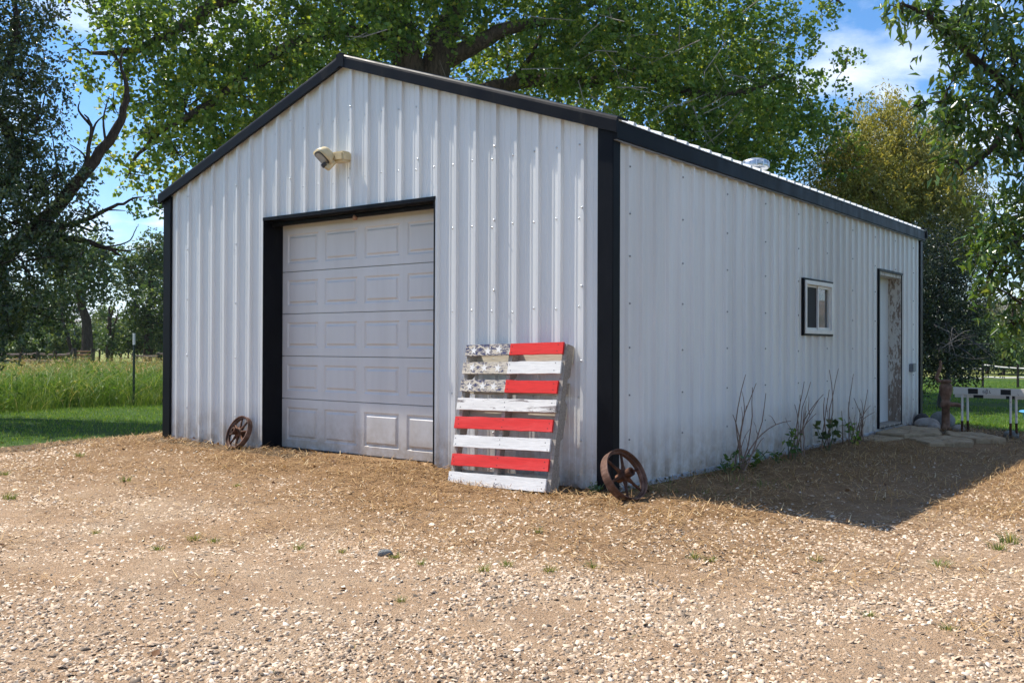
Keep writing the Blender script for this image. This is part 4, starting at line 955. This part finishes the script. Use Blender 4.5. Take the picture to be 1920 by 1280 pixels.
# trees on the far side of the fields
def far_tree(label, base_px, dep, top_py, crown, leafm='far_leaf', trunk_r=.3, size=.22, seed=0, group='trees beyond the fields', name='field_tree', dens=1.):
    b = at(base_px[0], base_px[1], dep); b[2] = -.2
    T = Tree(name, label, 'tree', b, 'dark_bark', leafm, seed, group)
    tp = at(base_px[0]+T.rng.normal()*6, top_py, dep)
    T.limb([b, b+(tp-b)*.35+T.rng.normal(size=3)*.15, b+(tp-b)*.7+T.rng.normal(size=3)*.2, tp], trunk_r, trunk_r*.2, 8, .05)
    for (px, py, R) in crown:
        c = at(px, py, dep+T.rng.normal()*R*.6); T.branch_to(c, R, 4, .06, .025)
        T.foliage(c, R, int(620*R*R*dens), size, 14, size*2.4, .45, .26, .7, .3, .45, (1, 1, .9), .5)
    return T.done()
far_tree('tall dark field tree beside the white siding of the shed', (278, 660), 62, 455, [(290, 470, 1.6), (265, 495, 1.8), (305, 505, 1.8), (240, 520, 1.3), (280, 540, 2.0), (310, 560, 1.8), (250, 570, 1.4), (235, 490, 1.0), (300, 610, 1.8), (265, 600, 1.3), (330, 480, 2), (350, 560, 2.4), (310, 640, 1.4)], seed=71, trunk_r=.34, dens=.55)
far_tree('tall field tree with thick bare trunk between the overhanging branches and the snag', (162, 665), 52, 470, [(160, 470, 1.5), (185, 490, 1.2), (130, 490, 1.6), (170, 520, 1.4), (195, 530, .9), (140, 540, 1.3), (120, 520, 1.2), (185, 560, .9), (200, 475, .8), (110, 470, 1.3)], seed=72, trunk_r=.38, dens=.5)
far_tree('thin field tree with a leaning bare trunk', (132, 660), 58, 560, [(128, 560, 1.0), (110, 570, 1.1), (140, 585, .7), (95, 590, 1.2)], seed=73, trunk_r=.16, dens=.6)
T = Tree('dead_snag', 'bare dead snag standing beyond the field fence', 'tree', np.array([*at(205, 660, 60)[:2], -.2]), 'dark_bark', 'far_leaf', 74)
bb = T.base; T.limb([bb, at(206, 630, 60), at(204, 600, 60), at(206, 575, 60)], .24, .05, 7, .05); T.limb([at(206, 620, 60), at(216, 605, 60), at(220, 590, 60)], .10, .03, 5); T.limb([at(205, 605, 60), at(212, 580, 60), at(215, 565, 60)], .08, .02, 5); T.limb([at(207, 640, 60), at(213, 628, 60), at(214, 612, 60)], .08, .03, 5)
T.foliage(at(206, 640, 60), .8, 500, .2, 12, .5, .4, .25); T.done()
rb = np.random.default_rng(77)
for i, (px, py, R, dep) in enumerate([(20, 630, 2.6, 75), (60, 640, 2.0, 66), (105, 632, 1.9, 70), (140, 640, 1.5, 64), (185, 636, 1.9, 72), (225, 634, 1.9, 68), (255, 640, 1.5, 64), (300, 628, 2.3, 70), (-40, 620, 3.4, 72), (240, 615, 2.4, 95), (80, 605, 3.2, 92), (-90, 620, 3.4, 70), (340, 625, 3, 72)]):
    b = at(px, 655, dep); b[2] = -.2
    T = Tree('field_bush', 'rounded dark green bush growing behind the field fence' if i % 3 else 'rounded pale yellow-green bush growing behind the field fence', 'bush', b, 'dark_bark', 'far_leaf', 80+i, 'bushes behind the field fence')
    c = at(px, py, dep); T.limb([b, (b+c)/2+(0, .1, 0), c], .1, .04, 6)
    for q_ in range(4):
        cc = c+rb.normal(size=3)*R*(.5, .5, .25); cc[2] = max(cc[2], R*.45); T.branch_to(cc, R*.6, 2, .03); T.foliage(cc, R*.62, int(900*R*R*.38), .22, 12, .5, .48 if i % 3 else .62, .26, .7, .3, .5, (1, 1, .85), .5)
    T.done(('stem', 'crown'))
for i, (px, py, R, dep, mt, lab) in enumerate([(1850, 650, 1.9, 48, 'far_leaf', 'green bush beyond the pipe fence, next to the dark shrub'), (1905, 640, 2.4, 56, 'grey_leaf', 'silvery grey-green olive bush beyond the pipe fence'), (1880, 660, 1.3, 46, 'far_leaf', 'low green bush at the foot of the silvery olive'), (1960, 620, 3.2, 58, 'grey_leaf', 'large silvery olive tree beyond the pale green barrel'), (1830, 630, 2.6, 60, 'far_leaf', 'tall green bush hidden behind the dark shrub'), (1740, 600, 3.5, 62, 'far_leaf', 'broad green tree screened by the willow')]):
    b = at(px, 668, dep); b[2] = -.2
    T = Tree('distant_bush', lab, 'bush', b, 'dark_bark', mt, 110+i)
    c = at(px, py, dep); T.limb([b, (b+c)/2+(.1, 0, 0), c], .1, .04, 6)
    for q_ in range(5):
        cc = c+rb.normal(size=3)*R*(.5, .5, .3); cc[2] = max(cc[2], R*.4); T.branch_to(cc, R*.6, 2, .03); T.foliage(cc, R*.6, int(900*R*R*.34), .17, 12, .4, .5, .26, .6, .3, .5, (1, 1, .9), .5)
    T.done(('stem', 'crown'))

# ================================================================== fences and posts
def fence(label, pts, zrail, prad, rmat, pmat, name='rail_fence', rr=.05):
    root = empty(name, (*pts[0], -.1), label, 'fence'); rng = np.random.default_rng(3)
    for i, p in enumerate(pts):
        g = float(gz(*p)); put('post', MB().box((p[0]-prad, p[1]-prad, g-.1), (p[0]+prad, p[1]+prad, g+zrail[0]+.12+rng.random()*.06)).mesh('post', bevel=.01), pmat, root)
        if i:
            a = np.array(pts[i-1]); b = np.array(p)
            for z in zrail:
                za, zb = z+rng.normal()*.035, z+rng.normal()*.035
                put('rail', MB().tube([(*a, float(gz(*a))+za), (*((a+b)/2), float(gz(*((a+b)/2)))+(za+zb)/2-.02), (*b, float(gz(*b))+zb)], rr*(.9+.2*rng.random()), 7), rmat, root)
    return root
fa = at(-60, 650, 41)[:2]; fb = at(165, 650, 43)[:2]; fc2 = at(340, 650, 50)[:2]
n = 7; fence('weathered wooden rail fence with sagging rails across the tall-grass field', [tuple(fa+(fb-fa)*i/n) for i in range(n+1)], (.86, .58, .30), .07, 'fence_wood', 'fence_dark')
fence('second wooden rail fence running behind the metal post', [tuple(fb+(1.2, 1.5)+(fc2-fb)*i/4) for i in range(5)], (.78, .52), .07, 'fence_wood', 'fence_dark')
# red-brown gate panel between the two
gp = fb-(fb-fa)*.16; gq = fb; gt = empty('field_gate', (*gp, -.1), 'red-brown slatted gate panel in the wooden field fence', 'gate')
for z in (.34, .50, .66, .82, .96): put('slat', MB().tube([(*(gp+(.2, .1)), z-.1), (*(gq+(.2, .1)), z-.1)], .035, 6), 'brass_brown', gt)
for p in (gp, gq): put('gate_post', MB().box((p[0]+.12, p[1]+.02, -.2), (p[0]+.28, p[1]+.18, 1.0)), 'fence_dark', gt)
tp = at(250, 650, 20.5)[:2]
tpost = empty('metal_post', (*tp, -.1), 'dark green metal fence post with a white tip in the tall grass', 'post')
mb = MB(); mb.box((tp[0]-.016, tp[1]-.004, -.3), (tp[0]+.016, tp[1]+.004, 1.16)); mb.box((tp[0]-.004, tp[1]+.0041, -.3), (tp[0]+.004, tp[1]+.04, 1.16)); put('post_shaft', mb, 'green_post', tpost)
mb = MB(); mb.box((tp[0]-.018, tp[1]-.006, 1.155), (tp[0]+.018, tp[1]+.006, 1.40)); mb.box((tp[0]-.006, tp[1]+.0061, 1.155), (tp[0]+.006, tp[1]+.042, 1.40)); put('white_tip', mb, 'white_tip', tpost)
ra = at(1780, 690, 33)[:2]; rbb = at(2050, 690, 30)[:2]
fence('pale pipe rail fence across the back of the lawn', [tuple(ra+(rbb-ra)*i/4) for i in range(5)], (.62, .34), .035, 'pale_pipe', 'fence_dark', 'pipe_fence', .028)

# ================================================================== grass
def in_shed(x, y, m=.0): return (x > -W-m) & (x < m) & (y > -m) & (y < LEN+m)
def grass(name, x, y, hmean, hvar, w, mat, tint, rng, seg=2, lean=.5, zoff=-.01, tv=.2):
    n = len(x); b = np.stack([x, y, gz(x, y)+zoff], 1); h = hmean*(1+hvar*rng.normal(size=n)).clip(.35, 2)
    th = rng.random(n)*2*math.pi; l = lean*h*np.abs(rng.normal(size=n)).clip(0, 1.8)
    v, f, m = blade_arrays(b, h, np.full(n, w)*(.7+.6*rng.random(n)), np.stack([np.cos(th)*l, np.sin(th)*l], 1), rng, seg)
    t = np.clip(tint+tv*rng.normal(size=n), 0, 1); return v, f, np.repeat(t, m)
def merge(name, parts, mat, label, cat=None):
    off = 0; V = []; F = []; Tt = []
    for v, f, t in parts: V.append(v); F.append(f+off); Tt.append(t); off += len(v)
    o = fast(name, np.concatenate(V), np.concatenate(F), mat, np.concatenate(Tt)); return tag(o, label, cat, kind='stuff')
rg = np.random.default_rng(8)
# lawn, left and back
x = -8.1-rg.random(48000)**.8*8.5; y = -3.5+rg.random(48000)*13; k_ = rg.random(48000) < sstep(-7.9, -8.9, x+.9*(fbm(x*.9, y*.9)-.5))*(.35+.65*sstep(.3, .55, fbm(x*1.3+3, y*1.3)))
A1 = grass('l', x[k_], y[k_], .055, .3, .005, '', .5, rg, 2, .6, tv=.25)
x = -5+rg.random(56000)*10; y = 8.7+(rg.random(56000)**1.5)*26; k_ = (rg.random(56000) < sstep(8.6, 9.4, y+.5*(fbm(x, y)-.5))) & ~((np.abs(x+.3) < 1.6) & (np.abs(y-17.2) < .8))
A2 = grass('l', x[k_], y[k_], .06, .3, .0065, '', .58, rg, 2, .6, tv=.22)
merge('lawn_grass', [A1, A2], 'lawn_blade', 'short bright green lawn grass around the shed', 'grass')
# tall field grass with seed heads
x = -14.5-rg.random(34000)**1.9*11; y = -5+rg.random(34000)*14+(-14.5-x)*.35
edge = sstep(-14.3, -15.2, x+1.1*(fbm(y*.6, x*.3)-.5)); k_ = rg.random(34000) < edge; x = x[k_]; y = y[k_]
hh = .86*(.45+.95*fbm(x*.55+2, y*.7))*(.45+.55*sstep(-14.6, -15.6, x)); 
B1 = grass('t', x, y, 1., .22, .009, '', .42, rg, 4, .95, tv=.22)
v, f, t = B1; m_ = 9; zb = np.repeat(gz(x, y)-.01, m_); v[:, 2] = zb+(v[:, 2]-zb)*np.repeat(hh, m_); 
bxy = np.repeat(np.stack([x, y], 1), m_, 0); v[:, :2] = bxy+(v[:, :2]-bxy)*np.repeat(np.maximum(hh, .3), m_)[:, None]
n2 = 5000; x2 = -17.5-rg.random(n2)**1.2*15; y2 = -6+rg.random(n2)*17+(-14.5-x2)*.35
B2 = grass('t', x2, y2, .72, .15, .008, '', .93, rg, 3, .3, tv=.10)
n3 = 9000; x3 = -26-rg.random(n3)*16; y3 = -2+rg.random(n3)*26; B3 = grass('t', x3, y3, .42, .25, .022, '', .72, rg, 2, .5, tv=.14)
merge('tall_grass', [(v, f, t), B2, B3], 'tall_blade', 'tall green field grass with pale seed heads beyond the lawn', 'grass')
cx = -14.9-rg.random(60)**1.6*5; cy = -4+rg.random(60)*13+(-14.5-cx)*.35; ch = .35+.35*rg.random(60)
nl_ = 60*110; ii = np.repeat(np.arange(60), 110); cc = np.stack([cx[ii], cy[ii], gz(cx[ii], cy[ii])+ch[ii]*rg.random(nl_)**.7], 1)+rg.normal(size=(nl_, 3))*(.22, .22, .03); cc[:, 2] = np.maximum(cc[:, 2], -.08)
v, f = leaf_arrays(cc, .05+.08*rg.random(nl_), rg, .5, .4, .1); tag(fast('broadleaf_weeds', v, f, 'tall_blade', np.repeat(np.clip(np.repeat(.25+.5*rg.random(60)**2, 110)+.12*rg.normal(size=nl_), 0, .95), 4)), 'clumped leafy weeds among the tall field grass', 'weeds', kind='stuff')
hx = x2[:3500]; hy = y2[:3500]; hz = gz(hx, hy)+.62+.10*rg.normal(size=3500)
v, f = leaf_arrays(np.repeat(np.stack([hx, hy, hz], 1), 4, 0)+rg.normal(size=(14000, 3))*(.03, .03, .06), np.full(14000, .06), rg, .2, .45, -.5)
tag(fast('seed_heads', v, f, 'straw', np.repeat(np.clip(.75+.2*rg.normal(size=14000), 0, 1), 4)), 'pale feathery seed heads above the tall grass', 'seed heads', kind='stuff')

# ================================================================== dry grass thatch, straw and litter near the shed
def cover(n, x0, x1, y0, y1, dens, rng):
    x = x0+rng.random(n)*(x1-x0); y = y0+rng.random(n)*(y1-y0)
    k_ = (rng.random(n) < dens(x, y)) & ~in_shed(x, y, .01) & ~((x > DX0) & (x < DX1) & (y > -.01) & (y < .4)); return x[k_], y[k_]
def dry_d(x, y):
    d_ = shed_dist(x, y); a = 1-sstep(.5, 2.0, d_+1.3*(fbm(x*.8, y*.8)-.5))
    b = sstep(.2, 1.4, y+1.5*(fbm(x*.6+9, y*.6)-.5))*(x > 0)*.8
    c = sstep(.55, .68, fbm(x*.45+4, y*.6+2))*.6
    e = .38*(1-sstep(1.2, 3.4, d_+2.6*(fbm(x*.7+5, y*.7+1)-.5)))
    return np.clip(np.maximum.reduce([a, b, c, e]), 0, 1)*(x > -8.2)*(y < 9)*(1-.93*((x > -.1) & (x < 1.45) & (y > 5.6) & (y < 7.85)))*(.35+.65*sstep(.35, .55, fbm(x*2.2, y*2.2)))
x, y = cover(230000, -8.5, 4.5, -4, 9, dry_d, rg)
n = len(x); b = np.stack([x, y, gz(x, y)+.004+.028*rg.random(n)], 1)
th = rg.random(n)*2*math.pi; ln = .035+.085*rg.random(n)**1.5; dx = np.stack([np.cos(th), np.sin(th), .35*rg.normal(size=n).clip(-.2, 1.2)], 1)*ln[:, None]; sd_ = np.stack([-np.sin(th), np.cos(th), 0*th], 1)*(.0018+.0020*rg.random(n))[:, None]
v = np.stack([b-sd_, b+sd_, b+dx+sd_*.5, b+dx-sd_*.5], 1).reshape(-1, 3); f = (np.arange(n)*4)[:, None]+np.array([0, 1, 2, 3])
tag(fast('dry_straw', v, f, 'straw', np.repeat(np.clip(.45+.30*rg.normal(size=n), 0, 1), 4)), 'dry straw-coloured grass lying over the gravel near the shed', 'dry grass', kind='stuff')
def tuft_d(x, y):
    d_ = shed_dist(x, y); a = (1-sstep(.2, 1.3, d_+.9*(fbm(x*1.1, y*1.1)-.5)))*.55
    r = sstep(.5, 1.5, y+1.2*(fbm(x*.7+9, y*.7)-.5))*(x > .2)*.55
    front = np.exp(-((y+.45)/.35)**2)*(x > -1.6)*(x < .9)*.9
    return np.clip(np.maximum.reduce([a*(x > -2.2), r, front]), 0, 1)*sstep(.40, .58, fbm(x*3.2+1, y*3.2))*(y < 8.8)*(x < 4.2)*(1-.93*((x > -.1) & (x < 1.45) & (y > 5.6) & (y < 7.85)))
x, y = cover(48000, -7, 4.5, -2, 9, tuft_d, rg)
C1 = grass('d', x, y, .075, .35, .0034, '', .58, rg, 3, .9, tv=.2)
merge('dry_grass', [C1], 'straw', 'upright dry grass stubble around the pallet and side wall', 'dry grass')
def green_d(x, y):
    d_ = shed_dist(x, y); a = np.exp(-((d_-.12)/.18)**2)*(x > 0)*(y < 3)*.6+np.exp(-((d_-.4)/.4)**2)*(x > 0)*(y > .3)*(y < 1.6)*.35
    return a*sstep(.38, .55, fbm(x*3+6, y*3))
x, y = cover(16000, -.2, 2, 0, 7, green_d, rg)
C2 = grass('g', x, y, .07, .3, .0028, '', .3, rg, 3, .7, tv=.2)
x, y = cover(5000, -8, 4.5, -4.5, 0, lambda x, y: sstep(.60, .74, fbm(x*1.1+20, y*1.4+3))*.5+.012, rg)
C3 = grass('g', x, y, .035, .3, .0020, '', .55, rg, 2, .9, tv=.25)
merge('ground_weeds', [C2, C3], 'weed_blade', 'thin green grass growing along the side wall and through the gravel', 'grass')
# leaf litter
def lit_d(x, y):
    d_ = shed_dist(x, y); a = np.exp(-(d_/.30)**2)*((y < .3)*(.6+.4*(x < -4.2))+.4*(x > -.1)); s_ = sstep(-6.4, -7, x)*sstep(-8.6, -8, x)*.28*sstep(-2, -.6, y)
    r = (y > 7.4)*(y < 9.1)*(x > .5)*.4
    return np.clip(a+s_+r+.006, 0, 1)
x, y = cover(26000, -9, 4.5, -4.8, 9.2, lit_d, rg); n = len(x)
v, f = leaf_arrays(np.stack([x, y, gz(x, y)+.008+.03*rg.random(n)*np.exp(-shed_dist(x, y)*3)], 1), .028+.03*rg.random(n), rg, 2.2, .7, 0, .15)
tag(fast('leaf_litter', v, f, 'litter', np.repeat(np.clip(.5+.28*rg.normal(size=n), 0, 1), 4)), 'brown fallen leaves gathered along the shed walls', 'leaf litter', kind='stuff')
# countable weed tufts in the gravel
tm_ = []
for s_ in range(4):
    r_ = np.random.default_rng(200+s_); n = 46; th = r_.random(n)*6.3; rr = np.abs(r_.normal(size=n)).clip(0, 1.4)*.026
    bb = np.stack([np.cos(th)*rr, np.sin(th)*rr, 0*th-.005], 1); h = .035+.05*r_.random(n); l = h*.8*r_.random(n)
    v, f, m = blade_arrays(bb, h, np.full(n, .0022), np.stack([np.cos(th)*l, np.sin(th)*l], 1), r_, 3)
    me = bpy.data.meshes.new('weed_tuft'); me.from_pydata(v.tolist(), [], f.tolist()); me.attributes.new('tint', 'FLOAT', 'POINT').data.foreach_set('value', np.repeat(np.clip(.5+.25*r_.normal(size=n), 0, 1), m).astype(np.float32)); tm_.append(me); me.materials.append(MATS['weed_blade'])
for i, (px, py, s_) in enumerate([(150, 858, 1.5), (235, 902, 1.6), (15, 935, 1.5), (295, 1030, 1.1), (10, 890, 1.2), (640, 856, .9), (715, 863, .9), (180, 1000, .8), (365, 1012, 1.1), (400, 1016, 1), (560, 1030, 1.1), (640, 1035, 1), (445, 912, .9), (740, 1045, 1.1), (790, 1058, .8), (905, 1070, 1.2), (950, 1060, 1), (1030, 1070, 1.1), (1110, 1063, 1.2), (1300, 1045, 1.1), (1330, 1050, 1), (1530, 1050, 1), (1895, 1018, 1.8), (1870, 1030, 1.4), (1760, 1060, 1.3), (1010, 1000, .9), (1780, 1180, .8), (1630, 1155, .9), (750, 1128, .7), (885, 858, .8)]):
    p = on_z(px, py, -.1); p = on_z(px, py, float(gz(p[0], p[1]))); p = on_z(px, py, float(gz(p[0], p[1])))
    o = bpy.data.objects.new('weed_tuft', tm_[i % 4]); COL.objects.link(o); o.location = gpt(p[0], p[1]); o.rotation_euler = (0, 0, i*1.7); o.scale = (s_*(.8+.5*RNG.random()), s_*(.8+.5*RNG.random()), s_*(.45+.4*RNG.random()))
    lab = {5: 'weed tuft growing at the foot of the garage door', 6: 'weed tuft growing at the foot of the garage door', 13: 'weed tuft touching the single larger grey stone', 22: 'large weed tuft in the gravel past the tip of the shed shadow', 23: 'large weed tuft in the gravel past the tip of the shed shadow', 0: 'large weed tuft in the gravel near the lawn edge', 1: 'large weed tuft in the gravel near the lawn edge', 2: 'large weed tuft in the gravel near the lawn edge', 29: 'weed tuft beside the garage-door corner of the pallet'}.get(i, 'small green weed tuft sprouting from the open gravel')
    tag(o, lab, 'weed tuft', 'weed tufts in the gravel')

# ================================================================== gravel
def stone_arrays(c, size, rng, lo=False):
    n = len(c)
    if lo: base = np.array([(1, 0, 0), (0, 1, 0), (-1, 0, 0), (0, -1, 0), (0, 0, 1.)]); F = np.array([(0, 1, 4), (1, 2, 4), (2, 3, 4), (3, 0, 4)])
    else:
        a = np.arange(6)*math.pi/3; base = np.concatenate([np.stack([np.cos(a), np.sin(a), -.15+0*a], 1), np.stack([np.cos(a+.5)*.72, np.sin(a+.5)*.72, .62+0*a], 1), [(0, 0, .85)]])
        F = np.array([t for i in range(6) for t in ((i, (i+1) % 6, 6+i), ((i+1) % 6, 6+(i+1) % 6, 6+i), (6+i, 6+(i+1) % 6, 12))])
    m = len(base); v = base[None]*(1+.32*rng.normal(size=(n, m, 1)).clip(-1.4, 1.4))+.12*rng.normal(size=(n, m, 3))
    sc_ = size[:, None]*np.stack([.75+.5*rng.random(n), .55+.4*rng.random(n), .35+.35*rng.random(n)], 1); v = v*sc_[:, None]
    th = rng.random(n)*6.283; ti = .35*rng.normal(size=n); co, si = np.cos(th), np.sin(th)
    z = v[..., 2]+v[..., 0]*np.sin(ti)[:, None]; xx = v[..., 0]*co[:, None]-v[..., 1]*si[:, None]; yy = v[..., 0]*si[:, None]+v[..., 1]*co[:, None]
    v = np.stack([xx, yy, z], 2)+c[:, None]; f = (np.arange(n)*m)[:, None, None]+F[None]
    return v.reshape(-1, 3), f.reshape(-1, 3), m
def grav_d(x, y):
    d_ = shed_dist(x, y); dr = dry_d(x, y)
    a = .20+.80*sstep(.42, .60, .6*fbm(x*.6+2, y*.9+8)+.4*fbm(x*2.1, y*2.6+3)+.08*sstep(-1, 2.5, x))
    a = a*(1-.85*sstep(-.1, .8, y+.5*(fbm(x*1.5, y*1.5)-.5))*(1-sstep(1.5, 2.4, x-.12*y)))*(1-((x > -.1) & (x < 1.6) & (y > 5.5)))
    return a*(1-.80*np.clip(dr, 0, 1))*sstep(.25, .8, d_)*(x > -7.7)*(1-sstep(4.5, 7, y))*(1-sstep(6.5, 8.8, x))*(1-sstep(-7.5, -9, y))
rs = np.random.default_rng(91)
# candidates are spread evenly in view distance so that near ground has the finer stones
n = 205000; dist = 2.4+10*rs.random(n)**1.25; an = YAW+rad(90)+(rs.random(n)-.5)*rad(112); x = CAM[0]+np.cos(an)*dist; y = CAM[1]+np.sin(an)*dist
k_ = (rs.random(n) < grav_d(x, y)) & ~in_shed(x, y, .1); x = x[k_]; y = y[k_]; n = len(x); dist = np.hypot(x-CAM[0], y-CAM[1])
size = (.006+.0105*rs.random(n)**2.1)*(1+.05*(dist-4)); big = rs.random(n) < .012; size[big] *= 1.6
c = np.stack([x, y, gz(x, y)+size*.02], 1); tt = np.clip(.56+.23*rs.normal(size=n), 0, 1); dk = rs.random(n) < .10; tt[dk] = .28*rs.random(dk.sum())
near = (dist < 5.4) & (np.abs(np.arctan2((y-CAM[1])*cf[0]-(x-CAM[0])*cf[1], (x-CAM[0])*cf[0]+(y-CAM[1])*cf[1])) < rad(34))
va, fa_, ma = stone_arrays(c[near], size[near], rs); vb, fb_, mb_ = stone_arrays(c[~near], size[~near], rs, True)
o = fast('gravel', np.concatenate([va, vb]), np.concatenate([fa_, fb_+len(va)]), 'gravel_stone', np.concatenate([np.repeat(tt[near], ma), np.repeat(tt[~near], mb_)]))
tag(o, 'pale loose gravel spread over the tan dirt yard', 'gravel', kind='stuff')
n = 66000; dist = 2.4+8.5*rs.random(n)**1.15; an = YAW+rad(90)+(rs.random(n)-.5)*rad(104); x = CAM[0]+np.cos(an)*dist; y = CAM[1]+np.sin(an)*dist
k_ = ~in_shed(x, y, .1) & (x > -8) & (rs.random(n) < 1-.7*dry_d(x, y)) & (y < 5); x = x[k_]; y = y[k_]; n = len(x); size = .0022+.0042*rs.random(n)**1.6
v, f, m = stone_arrays(np.stack([x, y, gz(x, y)+.0005], 1), size, rs, True)
tag(fast('grit', v, f, 'gravel_stone', np.repeat(np.clip(.36+.15*rs.normal(size=n), .02, .8), m)), 'small brown grit and dirt clods between the gravel', 'grit', kind='stuff')
p = on_z(722, 1028, -.1); rock('field_stone', gpt(p[0], p[1]), (.055, .032, .03), 9, 'boulder_grey', 'single larger grey-green stone lying in the gravel before the garage door', 'stone')
print('TRIS', sum(len(o.data.polygons) for o in scene.objects if o.type == 'MESH'), 'OBJ', len(scene.objects))

# ================================================================== haze: the air over the fields
k = NT('air')
pv = k.n('ShaderNodeVolumePrincipled', {'Color': (.86, .92, 1, 1), 'Density': .00016, 'Anisotropy': .2})
k.t.links.new(pv.outputs[0], k.out.inputs['Volume'])
hz_ = put('haze', MB().box((-6200, -6200, -8), (6200, 6200, 260)), 'air'); tag(hz_, 'faint pale haze over the distant hills', 'haze', kind='stuff')
